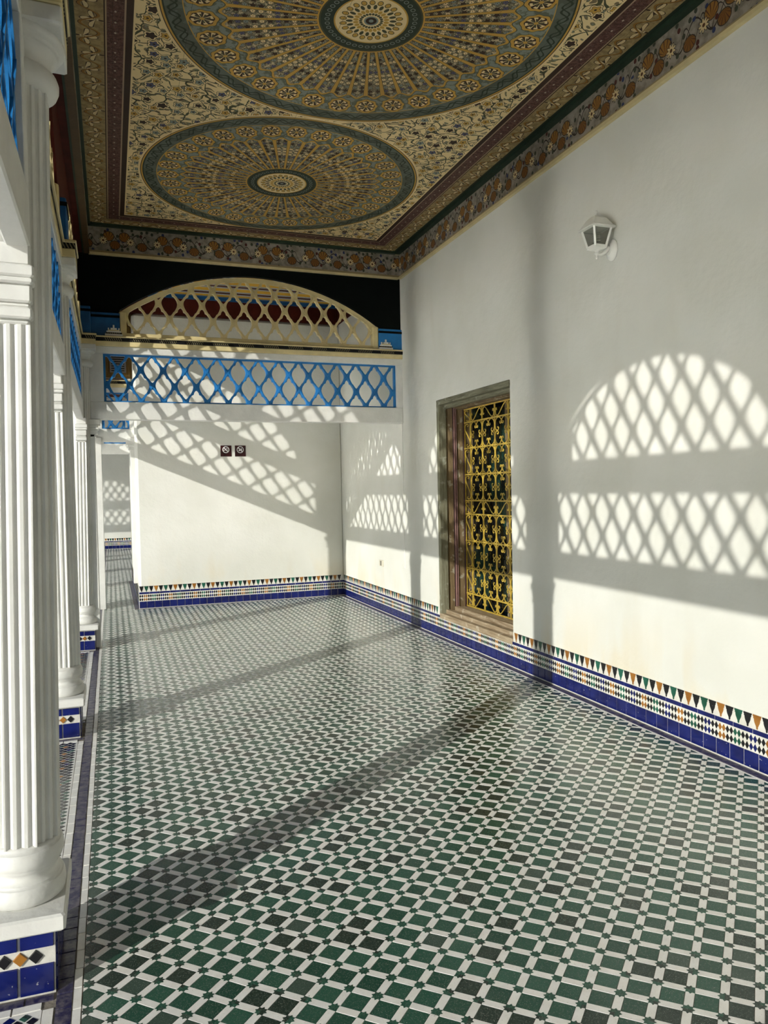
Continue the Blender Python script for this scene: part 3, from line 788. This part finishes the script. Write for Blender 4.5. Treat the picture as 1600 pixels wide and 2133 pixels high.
for s in (-1, 1):
    q = B(); pts = []
    hw, yf, yb = .047, s*.112, s*.06
    for j in range(3):
        for t, d in ((.0, 0), (.16, 0), (.28, .006), (.5, .010), (.72, .006), (.84, 0)): pts.append((-hw+2*hw*(j+t)/3, yf-s*d))
    pts.append((hw, yf)); pts += [(hw, yb), (-hw, yb)]
    if s > 0: pts.reverse()
    q.loft([[(x, y, z) for x, y in pts] for z in (.444, 2.085)], W_); i = len(colparts); colparts.append(('pilaster', q.mesh('pilaster'), None))
    q = B(); e = .0
    for hw2, out, z0, z1 in ((.046, .114, 2.085, 2.10), (.055, .130, 2.10, 2.135), (.049, .120, 2.135, 2.15), (.053, .129, 2.15, 2.205), (.060, .141, 2.205, 2.225), (.062, .145, 2.225, 2.262), (.05, .130, 2.262, 2.33)):
        a, c = sorted((s*out, s*.05)); q.cbox((-hw2, a, z0), (hw2, c, z1), W_, .006)
    colparts.append(('pilaster_capital', q.mesh('pilaster_capital'), i))
q = B(); q.lathe([(.098, 2.838), (.114, 2.841), (.126, 2.852), (.132, 2.868), (.132, 2.884), (.126, 2.900), (.114, 2.910), (.108, 2.9115), (.1075, 2.912), (.1065, 2.925), (.110, 2.942), (.118, 2.957), (.127, 2.967), (.1275, 2.9672), (.1345, 2.968), (.135, 2.9683), (.135, 2.979), (.1353, 2.9793), (.143, 2.981), (.150, 2.990), (.152, 3.002), (.148, 3.012), (.12, 3.02)], W_, n=36)
colparts.append(('capital', q.mesh('capital'), None))
q = B(); q.cbox((-.15, -.155, 3.005), (.15, .155, 3.06), W_, .005); colparts.append(('abacus', q.mesh('abacus'), None))
q = B(); q.cbox((-.150, -.160, 3.06), (.150, .160, 3.112), MT['yellow'], .004); colparts.append(('ledge_band', q.mesh('ledge_band'), None))
q = B(); q.box((-.153, -.163, 3.112), (.153, .163, 3.146), MT['rope']); colparts.append(('rope_band', q.mesh('rope_band'), None))
q = B(); q.cbox((-.160, -.172, 3.146), (.160, .172, 3.165), MT['yellow'], .004); colparts.append(('ledge_cap', q.mesh('ledge_cap'), None))
q = B(); q.cbox((-.105, -.13, 3.165), (.105, .13, 3.44), MT['darkblue'], .006); colparts.append(('blue_block', q.mesh('blue_block'), None))
q = B(); q.box((-.11, -.135, 3.385), (.11, .135, 3.41), MT['black']); colparts.append(('dark_line', q.mesh('dark_line'), None))
collabels = {1: 'nearest white fluted column, cut by the left edge of the picture', 2: 'second white fluted column, half hidden behind the nearest one', 3: 'third white fluted column, where the arcade meets the end screen'}
for k in (1, 2, 3):
    root = empty('fluted_column', ({1: -.305, 2: -.326, 3: -.287}[k], YC[k], 0)); tag(root, collabels[k], 'column', 'fluted arcade columns')
    root.rotation_euler.y = {1: .018, 2: .002, 3: .012}[k]      # the old columns lean a little into the gallery
    made = []
    for nm, me, par in colparts:
        o = link(nm, me, made[par] if par is not None else root); made.append(o)
# column plinth with only tiles showing behind the third column
root = empty('fluted_column', (XC-.02, YC4+.17, 0)); tag(root, 'farthest white fluted column, only its tiled plinth showing behind the third', 'column', 'fluted arcade columns')
made = []
for nm, me, par in colparts: made.append(link(nm, me, made[par] if par is not None else root))

# arcade continuing out of sight: joined, as part of the walls
def arcade_far(name, ys, with_cols, turn=None):
    bb = B()
    for a, c in zip(ys[:-1], ys[1:]):
        hl = (c-a)/2; blue, arch, ext, P, half, hl0 = cache[0]; k = hl/hl0
        X = XFORM_BAY((a+c)/2) @ Matrix.Diagonal((k, 1, 1, 1))
        bb.addmesh(blue[0], X); bb.addmesh(arch[0], X)
        for nm, q in P+ext: bb.addmesh(q.mesh('tmp'), X)
    for y in with_cols:
        for nm, me, par in colparts:
            if par is None: bb.addmesh(me, Matrix.Translation((XC, y, 0)))
    if turn is not None: bb.v = [tuple(turn @ Vector(p)) for p in bb.v]
    return structure(bb.obj(name))
arcade_far('wall_left_near', [-5.29, -2.63, .03], [-5.29, -2.63, .03])
arcade_far('wall_left_far', [8.19, 10.9+.17, 13.6, 16.2, 18.8], [13.6, 16.2, 18.8])
upper_wall(11.3, 19.7, [(12.33, .95), (14.9, .95), (17.5, .95)], 'wall_left_upper_far', MT['red'])
# the wing that closes the courtyard: its arcade runs along X at Y = 19.85
TURN = Matrix.Translation((0, 19.85, 0)) @ Matrix.Rotation(PI/2, 4, 'Z') @ Matrix.Translation((-XC, 0, 0))
fx = [.55, 3.2, 5.85, 8.5]
arcade_far('wall_far_arcade', fx, fx, TURN)
me = plate('wall_far_upper', rect(-8.6, Z_LED1, -.5, 4.36), [[(u, max(v, Z_LED1+.004)) for u, v in arc_region(-(a+c)/2, .96, Z_LED1, 3.44, 3.885)] for a, c in zip(fx[:-1], fx[1:])], .09, MT['red'])
me.transform(Matrix.Translation((0, 19.85, 0))); structure(link('wall_far_upper', me))

# ------------------------------------------------------------------ floor
FX0, FX1 = -.125, 3.140
fl = B(); fl.box((-.62, -6, -.16), (XW, 23, -.0035), MT['grout']); floor = structure(fl.obj('floor'))
def in_field(x, y):
    if y > 10.60: return x < .262
    return True
reg1 = rect(FX0, -.6, FX1, 10.62); reg2 = rect(FX0, 10.62, .262, 14.2); reg3 = rect(FX0, 14.2, 1.2, 22.9)
star = []
for k in range(16):
    a = 2*PI*k/16+PI/8*0; r = .0215 if k % 2 == 0 else .0150; star.append((r*math.cos(a), r*math.sin(a)*.96))
GT = .70; gp = [(UX*GT*s, UY*GT*t) for s, t in ((1, 0), (0, 1), (-1, 0), (0, -1))]
L_ = math.hypot(UX, UY)
def strip_poly(s):
    d = (UX/L_, s*UY/L_); n = (-d[1], d[0]); h = L_/2-.0125; w_ = .0131
    p = [(-d[0]*h-n[0]*w_, -d[1]*h-n[1]*w_), (d[0]*h-n[0]*w_, d[1]*h-n[1]*w_), (d[0]*h+n[0]*w_, d[1]*h+n[1]*w_), (-d[0]*h+n[0]*w_, -d[1]*h+n[1]*w_)]
    return p if area(p) > 0 else p[::-1]
SP = {1: strip_poly(1), -1: strip_poly(-1)}
items = {'green_tile': [], 'white_strip': [], 'star_tile': []}
i0 = int((FX0-NX0)/UX)-2; i1 = int((FX1-NX0)/UX)+2; j0 = int((-.6-NY0)/UY)-2; j1 = int((22.9-NY0)/UY)+2
for i in range(i0, i1+1):
    for j in range(j0, j1+1):
        x, y = NX0+i*UX, NY0+j*UY
        if (10.8 < y < 14.1 and x > .4) or (y > 10.8 and x > 1.3): continue
        if (i+j) % 2 == 0:
            items['star_tile'].append((x, y, 0))
            for s in (1, -1): items['white_strip'].append((x+UX/2, y+s*UY/2, s))
        else: items['green_tile'].append((x, y, 0))
def shape(kind, s): return gp if kind == 'green_tile' else star if kind == 'star_tile' else SP[s]
MATF = {'green_tile': MT['fgreen'], 'white_strip': MT['fwhite'], 'star_tile': MT['fgreen']}
TOPZ = {'green_tile': -.0004, 'white_strip': 0.0, 'star_tile': .0004}
EXT = {'green_tile': .07, 'white_strip': .06, 'star_tile': .025}
for kind, its in items.items():
    full, part = [], []
    for x, y, s in its:
        reg = reg1 if y < 10.62 else reg2 if y < 14.2 else reg3
        poly = [(x+a, y+c) for a, c in shape(kind, s)]
        xs = [p[0] for p in poly]; ys = [p[1] for p in poly]
        if min(xs) > reg[0][0] and max(xs) < reg[1][0] and min(ys) > reg[0][1] and max(ys) < reg[2][1]: full.append((x, y, s))
        else:
            p = clip(poly, reg)
            if len(p) > 2 and abs(area(p)) > 6e-5: part.append(p)
    cand = sorted([t for t in full if inframe((t[0], t[1], 0), 10)], key=lambda t: t[0]**2+t[1]**2)[:300]
    chosen = set(cand); protos = {}
    for x, y, s in cand:
        if s not in protos:
            bb = B(); bb.prism(shape(kind, s), -.005, 0, MATF[kind], .0007); protos[s] = bb.rawmesh(kind)
        o = link(kind, protos[s], floor, (x, y, TOPZ[kind]+random.uniform(-.0004, .0004)))
        o.rotation_euler = (random.gauss(0, .003), random.gauss(0, .003), random.gauss(0, .008))
    bb = B()
    for x, y, s in full:
        if (x, y, s) in chosen: continue
        dz = random.uniform(-.0004, .0004)
        bb.prism([(x+a, y+c) for a, c in shape(kind, s)], -.005, TOPZ[kind]+dz, MATF[kind], .0007)
    for p in part: bb.prism(p, -.005, TOPZ[kind], MATF[kind], 0)
    o = link(kind+'_field', bb.rawmesh(kind+'_field'), floor); o['kind'] = 'stuff'
# border strips along the arcade and the right wall
def run(name, x0, x1, y0, y1, pitch, mat, gap=.003, jit=.0):
    y = y0; k = 0
    protos = {}
    rest = B()
    while y < y1-.01:
        ln = min(pitch, y1-y)
        o = None
        poly = rect(x0+.001, y+gap/2, x1-.001, y+ln-gap/2)
        if 1.9 < y < 8.2:
            key = round(ln, 3)
            if key not in protos:
                bb = B(); bb.prism(rect(0, 0, x1-x0-.002, ln-gap), -.005, 0, mat, .0012); protos[key] = bb.rawmesh(name)
            o = link(name, protos[key], floor, (x0+.001+random.uniform(-jit, jit), y+gap/2, random.uniform(-.0005, .0005)))
        else: rest.prism(poly, -.005, 0, mat, .0012)
        y += ln
    o = link(name+'_run', rest.rawmesh(name+'_run'), floor); o['kind'] = 'stuff'
run('white_border_tile', -.153, -.127, -.6, 22.9, .104, MT['fwhite'], .003, .001)
run('violet_border_tile', -.203, -.155, -.6, 22.9, .074, MT['violet'], .004, .001)
for a, c in ((.25, 2.45), (2.93, 5.08), (5.56, 7.95), (8.43, 10.7)): run('white_edge_tile', -.238, -.205, a, c, .11, MT['fwhite'], .003, .001)
run('violet_wall_tile', 3.157, XW-.009, -.6, 10.62, .13, MT['violet'], .003)
run('violet_side_tile', .268, .312, 10.72, 14.2, .1, MT['violet'], .003)
run('white_wall_tile', 3.142, 3.156, -.6, 10.62, .24, MT['fwhite'], .002)
b = B()
for x0 in [.27+i*.09 for i in range(32)]: b.prism(rect(x0, YE-.062, min(x0+.087, 3.155), YE-.009), -.005, 0, MT['violet'], .001)
o = link('violet_end_run', b.rawmesh('violet_end_run'), floor); o['kind'] = 'stuff'
# cross strips in front of each plinth, and the fine mosaic under the arcade
for k, yc in enumerate(YC[1:]):
    for sg in (-1, 1):
        y_ = yc+sg*.165
        a, c = sorted((y_+sg*.004, y_+sg*.036))
        for i in range(4):
            bb = B(); bb.prism(rect(-.207-.085*(i+1)+.002, a, -.207-.085*i-.002, c), -.005, 0, MT['violet'], .001); link('violet_plinth_tile', bb.rawmesh('violet_plinth_tile'), floor)
        a, c = sorted((y_+sg*.039, y_+sg*.070))
        for i in range(4):
            bb = B(); bb.prism(rect(-.24-.085*(i+1)+.002, a, -.24-.085*i-.002, c), -.005, 0, MT['fwhite'], .001); link('white_plinth_tile', bb.rawmesh('white_plinth_tile'), floor)
b = B(); pw, pl_ = .0215, .0215
for a, c in ((.3, 2.452), (2.93, 5.082), (5.56, 7.952), (8.43, 10.6)):
    b.prism(rect(-.60, a, -.240, c), -.005, -.0016, MT['fwhite'])
    n = int((c-a)/pl_); 
    for j in range(1, n):
        for i in range(16):
            if (i+j) % 2: continue
            x, y = -.262-i*pw, a+j*pl_
            rnd = random.random(); mt = MT['torange'] if (i % 4 == 2 and j % 3 == 0) else MT['tblue'] if rnd > .95 else MT['fgreen'] if rnd > .8 else MT['tblack']
            b.prism([(x-.0165, y), (x, y-.0165), (x+.0165, y), (x, y+.0165)], -.004, 0, mt)
o = link('fine_mosaic', b.rawmesh('fine_mosaic'), floor); o['kind'] = 'stuff'

# ------------------------------------------------------------------ tiled skirtings
SPADE_H = [(.0285, .0785), (.0275, .070), (.0235, .066), (.0250, .060), (.0205, .0565), (.0195, .046), (.0165, .036), (.0105, .025), (.0058, .016), (.0052, .008), (.0030, .0025)]
SPADE = [(-x, y) for x, y in SPADE_H]+[(x, y) for x, y in reversed(SPADE_H)]
def skirting(name, org, du, nrm, length, gaps=(), detail=True, label=None, t0=0.0):
    org = Vector(org); du = Vector(du); nrm = Vector(nrm)
    def mp(u, v, w_): p = org+du*u+nrm*w_; return (p.x, p.y, v)
    bb = B()
    segs = [(0, length)] if not gaps else []
    if gaps:
        a = 0
        for g0, g1 in gaps: segs.append((a, g0)); a = g1
        segs.append((a, length))
    poly = rect(0, 0, length, .196)
    bb.prism(poly, -.01, .004, MT['whitegrout'], 0, mp)
    for a, c in segs: bb.prism(rect(a, .196, c, .306), -.01, .004, MT['twhite'], 0, mp)
    if gaps:
        for g0, g1 in gaps: bb.prism(rect(g0, .196, g1, .226), -.01, .004, MT['whitegrout'], 0, mp)
    root = bb.obj(name); structure(root)
    def flip(poly): return poly if (du.cross(Vector((0, 0, 1)))).dot(nrm) > 0 else poly
    mats = [MT['tblack'], MT['tgreen'], MT['tblack'], MT['torange']]
    def piece(nm, poly, t, mat, ins=.0012):
        cx = sum(p[0] for p in poly)/len(poly); cy = sum(p[1] for p in poly)/len(poly)
        q = B(); base = org+du*cx
        q.prism(poly, .002, t, mat, ins, lambda u, v, w_: tuple(du*(u-cx)+nrm*w_+Vector((0, 0, v-cy))))
        key = (nm, mat.name, tuple((round(p[0]-cx, 4), round(p[1]-cy, 4)) for p in poly), tuple(du), tuple(nrm))
        if key not in PCACHE: PCACHE[key] = q.mesh(nm)
        link(nm, PCACHE[key], root, (base.x, base.y, cy))
    u = 0.0
    while u < length-.02:
        c = min(u+.1, length); piece('blue_tile', rect(u+.0026, .008, c-.0026, .097), .0085, MT['tblue']); u = c
    u = 0.0
    while u < length-.02:
        c = min(u+.135, length); piece('band_tile', rect(u+.0022, .199, c-.0022, .2235), .008, MT['tblue'], .0008); u = c
    n = int(length/.0635)
    for k in range(n):
        cu0 = .032+k*.0635
        if any(g0-.025 < cu0 < g1+.025 for g0, g1 in gaps): continue
        piece('pendant_tile', [(cu0+x, .226+y) for x, y in SPADE], .0065, mats[k % 4], .0)
    bb = B(); n = int(length/.0275)
    seq = [MT['tblack']]*2+[MT['torange']]*2+[MT['tblack']]*2+[MT['tgreen']]*2+[MT['tblack']]*2+[MT['tblue']]*2
    bb.prism(rect(0, .1, length, .196), 0, .0055, MT['twhite'], 0, mp)
    for k in range(n):
        cx = .014+k*.0275
        for cz in (.1245, .1705):
            bb.prism([(cx-.0132, cz), (cx, cz-.0215), (cx+.0132, cz), (cx, cz+.0215)], .005, .0072, seq[k % 12], 0, mp)
    for f in bb.f: pass
    o = link('diamond_mosaic', bb.mesh('diamond_mosaic'), root); o['kind'] = 'stuff'
    return root
PCACHE = {}
skirting('baseboard_right', (XW, 10.652, 0), (0, -1, 0), (-1, 0, 0), 10.652-1.8, gaps=((10.652-7.20, 10.652-5.655),))
skirting('baseboard_end', (.322, YE, 0), (1, 0, 0), (0, -1, 0), XW-.322)
skirting('baseboard_side', (.322, 14.2, 0), (0, -1, 0), (-1, 0, 0), 14.2-YE)
skirting('baseboard_far', (-.9, 22.93, 0), (1, 0, 0), (0, -1, 0), 2.0)

# ------------------------------------------------------------------ window with iron grille
win = structure(empty('window_1', (XW, (WY0+WY1)/2, WZ0)))
tag(win, 'deep wooden window with yellow wrought iron grille in the right wall')
D = .30
def wp(nm, a, c, mat, parent=win, ch=.004):
    q = B(); o_ = Vector((XW, (WY0+WY1)/2, WZ0)); q.cbox(tuple(Vector(a)-o_), tuple(Vector(c)-o_), mat, ch); return q.obj(nm, parent)
# far reveal (faces the viewer), head and sill step inwards
for y_in, x0, x1, nm, mt in ((.050, -.012, .075, 'architrave', 'woodgreen'), (.030, .075, .155, 'jamb_board', 'woodbrown'), (.030, .155, .166, 'dark_fillet', 'darkline'), (.044, .166, .180, 'plum_fillet', 'plum'), (.030, .180, .189, 'dark_fillet', 'darkline'), (.040, .189, .199, 'plum_fillet', 'plum'), (.022, .199, .278, 'jamb_board', 'woodbrown'), (.030, .278, .292, 'dark_fillet', 'darkline'), (.012, .292, .40, 'inner_jamb', 'woodbrown')):
    wp(nm, (XW+x0, WY1-y_in, WZ0+.02), (XW+x1, WY1+.004, WZ1), MT[mt])
    wp(nm, (XW+max(x0, .03), WY0-.004, WZ0+.02), (XW+x1, WY0+y_in*.5, WZ1), MT[mt])
for zd, x0, x1, nm, mt in ((.050, -.014, .05, 'head_moulding', 'woodgreenh'), (.085, .05, .10, 'head_moulding', 'woodgreenh'), (.070, .10, .17, 'head_board', 'woodgreenh'), (.082, .17, .20, 'head_moulding', 'woodbrownh'), (.088, .20, .30, 'head_board', 'woodbrownh')):
    wp(nm, (XW+x0, WY0-.002, WZ1-zd), (XW+x1, WY1-.001, WZ1+.003), MT[mt])
for zt, x0, x1, nm, mt in ((.055, -.014, .04, 'sill_board', 'woodbare'), (.092, .04, .085, 'sill_step', 'woodbare'), (.075, .085, .15, 'sill_board', 'woodbare'), (.115, .15, .20, 'sill_step', 'woodbare'), (.105, .20, .33, 'sill_board', 'woodbare')):
    wp(nm, (XW+x0, WY0+.002, WZ0), (XW+x1, WY1-.002, WZ0+zt), MT[mt])
wp('glass_pane', (XW+.40, WY0, WZ0), (XW+.41, (WY0+WY1)/2-.02, WZ1), MT['glass'])
wp('glass_pane', (XW+.40, (WY0+WY1)/2+.02, WZ0), (XW+.41, WY1, WZ1), MT['glass'])
wp('mullion', (XW+.385, (WY0+WY1)/2-.03, WZ0), (XW+.42, (WY0+WY1)/2+.03, WZ1), MT['woodbrown'])
gri = empty('grille', (D, 0, 0)); gri.parent = win; gri.empty_display_size = .05
GO = Vector((XW+D, (WY0+WY1)/2, WZ0))
gm_ = MT['ironyellow']
GY = [7.150, 7.010, 6.750, 6.487, 6.222, 5.958, 5.820, 5.680]
GZ = [.312, .448, .715, 1.002, 1.281, 1.421, 1.693, 1.967, 2.236, 2.372]
for y in GY:
    q = B(); q.box((-.006, y-GO.y-.0055, GZ[0]-GO.z), (.006, y-GO.y+.0055, GZ[-1]-GO.z), gm_); q.obj('upright_bar', gri)
for z in GZ:
    q = B(); q.box((-.011, GY[-1]-GO.y, z-GO.z-.0065), (.004, GY[0]-GO.y, z-GO.z+.0065), gm_); q.obj('cross_bar', gri)
def scroll_pts(kind, n=64):
    """planar scroll from a curvature profile; the open side of the C faces +x"""
    pts = [(0.0, 0.0)]; hd = 0.0
    for i in range(n):
        s = (i+.5)/n*2-1; a = abs(s)
        if kind == 'C': k = 2.9*(1+6.5*max(0, (a-.40)/.60)**2)
        else: t = max(0, (a-.2)/.8); k = math.copysign(.3+5*t+15*t**3, s)
        hd += k*2/n
        pts.append((pts[-1][0]+math.cos(hd), pts[-1][1]+math.sin(hd)))
    mx, my = pts[n//2]; gx, gy = sum(p[0] for p in pts)/(n+1), sum(p[1] for p in pts)/(n+1)
    if kind == 'C': ang = math.atan2(gy-my, gx-mx)
    else: ang = math.atan2(pts[-1][1]-pts[0][1], pts[-1][0]-pts[0][0])
    ca, sa = math.cos(-ang), math.sin(-ang)
    pts = [(p[0]*ca-p[1]*sa, p[0]*sa+p[1]*ca) for p in pts]
    xs = [p[0] for p in pts]; ys = [p[1] for p in pts]; L = max(max(xs)-min(xs), max(ys)-min(ys))
    cx, cy = (min(xs)+max(xs))/2, (min(ys)+max(ys))/2
    return [((p[0]-cx)/L, (p[1]-cy)/L) for p in pts]
CS, SS = scroll_pts('C'), scroll_pts('S')
SCACHE = {}
def scroll(kind, w_, h_, rot, mir, y, z):
    key = (kind, round(w_, 3), round(h_, 3), rot, mir)
    if key not in SCACHE:
        src = CS if kind == 'C' else SS; ca, sa = math.cos(rot), math.sin(rot); raw = []
        for a, c in src: raw.append((a*ca-c*sa, a*sa+c*ca))
        xs = [p[0] for p in raw]; ys = [p[1] for p in raw]; mx, my = (max(xs)+min(xs))/2, (max(ys)+min(ys))/2
        raw = [((p[0]-mx)/(max(xs)-min(xs))*w_*mir, (p[1]-my)/(max(ys)-min(ys))*h_) for p in raw]
        q = B(); q.tube([(0, p[0], p[1]) for p in raw], .0032, gm_, flat=.0042); SCACHE[key] = q.mesh('scroll')
    link('scroll', SCACHE[key], gri, (0, y-GO.y, z-GO.z))
for c in range(7):
    ya, yb = GY[c], GY[c+1]; w_ = ya-yb; ym = (ya+yb)/2
    for r in range(9):
        za, zb = GZ[r], GZ[r+1]; h = zb-za; zm = (za+zb)/2
        if w_ < .2:
            if h > .2: scroll('S', w_*.82, h*.88, PI/2, 1 if c == 0 else -1, ym, zm)
            else: scroll('S', w_*.8, h*.8, PI/2, 1, ym, zm)
        elif h < .2:
            scroll('S', w_*.88, h*.80, 0, 1 if (c+r) % 2 else -1, ym, zm)
        else:
            for sy in (1, -1):
                for sz in (1, -1):
                    # open side turned towards the middle of the cell
                    ang = math.atan2(-sz, -1)
                    scroll('C', w_*.47, h*.47, ang, 1 if sy > 0 else -1, ym+sy*w_*.245, zm+sz*h*.245)

# ------------------------------------------------------------------ wall lantern
lx, ly, lz = 3.095, 4.253, 3.125
lamp = empty('wall_lantern', (XW, ly, 3.13)); tag(lamp, 'white four sided wall lantern with smoked panes, high on the right wall', 'lamp')
LO = Vector((XW, ly, 3.13)); lw = MT['lampwhite']
def lp(nm, q, parent=lamp):
    me = q.mesh(nm); me.transform(Matrix.Translation(-LO)); return link(nm, me, parent)
q = B(); n = 28
q.loft([[(XW-d, ly+.056*k*math.cos(2*PI*j/n), 3.133+.072*k*math.sin(2*PI*j/n)) for j in range(n)] for k, d in ((1, 0), (1, .008), (.9, .016), (.62, .024), (.5, .034))], lw, True)
lp('backplate', q)
q = B(); pts = []
for i in range(15):
    t = i/14; pts.append((XW-.03-(XW-.03-lx)*t, ly, 3.150-.055*math.sin(t*PI*.62)+.0*t))
q.tube(pts, lambda t: .017-.007*t, lw, 10); lp('arm', q)
q = B(); q.lathe([(.0, 3.062), (.008, 3.064), (.010, 3.072), (.006, 3.080), (.009, 3.090), (.018, 3.094), (.018, 3.100), (.012, 3.104), (.014, 3.116), (.030, 3.122), (.034, 3.130)], lw, lx, ly, 16); lp('bottom_knob', q)
hb, ht, zb_, zt_ = .042, .068, 3.128, 3.262
def sq(h, z): return [(lx-h, ly-h, z), (lx+h, ly-h, z), (lx+h, ly+h, z), (lx-h, ly+h, z)]
q = B(); q.loft([sq(.030, 3.122), sq(hb+.004, 3.130), sq(hb+.004, 3.150)], lw); lp('bowl', q)
q = B()
c0, c1 = sq(hb, 3.14), sq(ht, zt_)
for i in range(4): q.tube([c0[i], c1[i]], .0065, lw, flat=.0065)
for i in range(4): q.tube([c1[i], c1[(i+1) % 4]], .007, lw, flat=.007)
fr_ = lp('frame', q)
c0, c1 = sq(hb-.003, 3.148), sq(ht-.004, zt_)
for i in range(4):
    q = B(); k = (i+1) % 4; q.add([c0[i], c0[k], c1[k], c1[i]], [(0, 1, 2, 3)], MT['lampglass']); lp('pane', q)
q = B(); q.loft([sq(.088, 3.256), sq(.088, 3.266), sq(.076, 3.276), sq(.062, 3.300), sq(.047, 3.325), sq(.028, 3.342), sq(.010, 3.350)], lw); rf = lp('roof', q)
q = B(); q.lathe([(.012, 3.348), (.007, 3.356), (.006, 3.362), (.010, 3.368), (.011, 3.375), (.007, 3.382), (.0, 3.384)], lw, lx, ly, 14); lp('finial', q, lamp)
q = B(); pts = []
for i in range(61):
    t = i/60; a = t*2*PI*4.5; pts.append((lx+.021*math.cos(a), ly+.021*math.sin(a), 3.175+t*.062))
q.tube(pts, .0055, MT['lampwhite'], 6); q.lathe([(.014, 3.148), (.014, 3.172)], lw, lx, ly, 12); lp('spiral_bulb', q)

# ------------------------------------------------------------------ signs and socket on the walls
def sign(x0, label, kind):
    root = empty('wall_sign', (x0+.0765, YE, 2.06)); tag(root, label, 'sign', 'prohibition signs on the end wall')
    q = B(); q.cbox((-.0765, -.007, 0), (.0765, -.0, .155), MT['maroon'], .002); q.obj('plate', root)
    cx, cz, R = -.002, .096, .048; y = -.0075
    def flat(name, polys):
        bb = B()
        for p in polys:
            if area(p) < 0: p = p[::-1]
            bb.prism(p, 0, .0008, MT['signwhite'], 0, lambda u, v, w_: (u, y-w_, v))
        return bb.obj(name, root)
    ring = []
    N_ = 28; wd = .012 if kind == 'smoke' else .0085
    for j in range(N_):
        a, c = 2*PI*j/N_, 2*PI*(j+1)/N_
        ring.append([(cx+R*math.cos(a), cz+R*math.sin(a)), (cx+R*math.cos(c), cz+R*math.sin(c)), (cx+(R-wd)*math.cos(c), cz+(R-wd)*math.sin(c)), (cx+(R-wd)*math.cos(a), cz+(R-wd)*math.sin(a))])
    flat('ring', ring)
    d = .7071*(R-wd*.5); w_ = .0045
    flat('slash', [[(cx-d-w_, cz+d-w_), (cx-d+w_, cz+d+w_), (cx+d+w_, cz-d+w_), (cx+d-w_, cz-d-w_)]])
    if kind == 'smoke':
        flat('cigarette', [rect(cx-.030, cz-.011, cx-.006, cz-.004), rect(cx+.004, cz-.011, cx+.022, cz-.004)])
        flat('smoke', [[(cx+.020, cz+.002), (cx+.026, cz+.004), (cx+.024, cz+.014), (cx+.018, cz+.012)], [(cx+.006, cz+.014), (cx+.016, cz+.016), (cx+.014, cz+.026), (cx+.004, cz+.022)]])
    else:
        flat('camera', [rect(cx-.022, cz-.020, cx-.002, cz-.002), rect(cx+.008, cz-.014, cx+.024, cz+.012), rect(cx+.008, cz+.012, cx+.018, cz+.020)])
sign(1.459, 'maroon no smoking sign with white ring, left of the pair', 'smoke')
sign(1.659, 'maroon no filming sign with camera symbol, right of the pair', 'film')
sk = empty('wall_socket', (XW, 8.976, .617)); tag(sk, 'ivory wall socket low on the right wall beyond the blue lattice screen', 'socket')
q = B(); q.cbox((-.012, -.075, -.040), (.0, .075, .040), MT['ivory'], .004); q.obj('plate', sk)
q = B(); q.cbox((-.016, -.022, -.030), (-.010, .030, .030), MT['grey'], .003); q.obj('switch', sk)
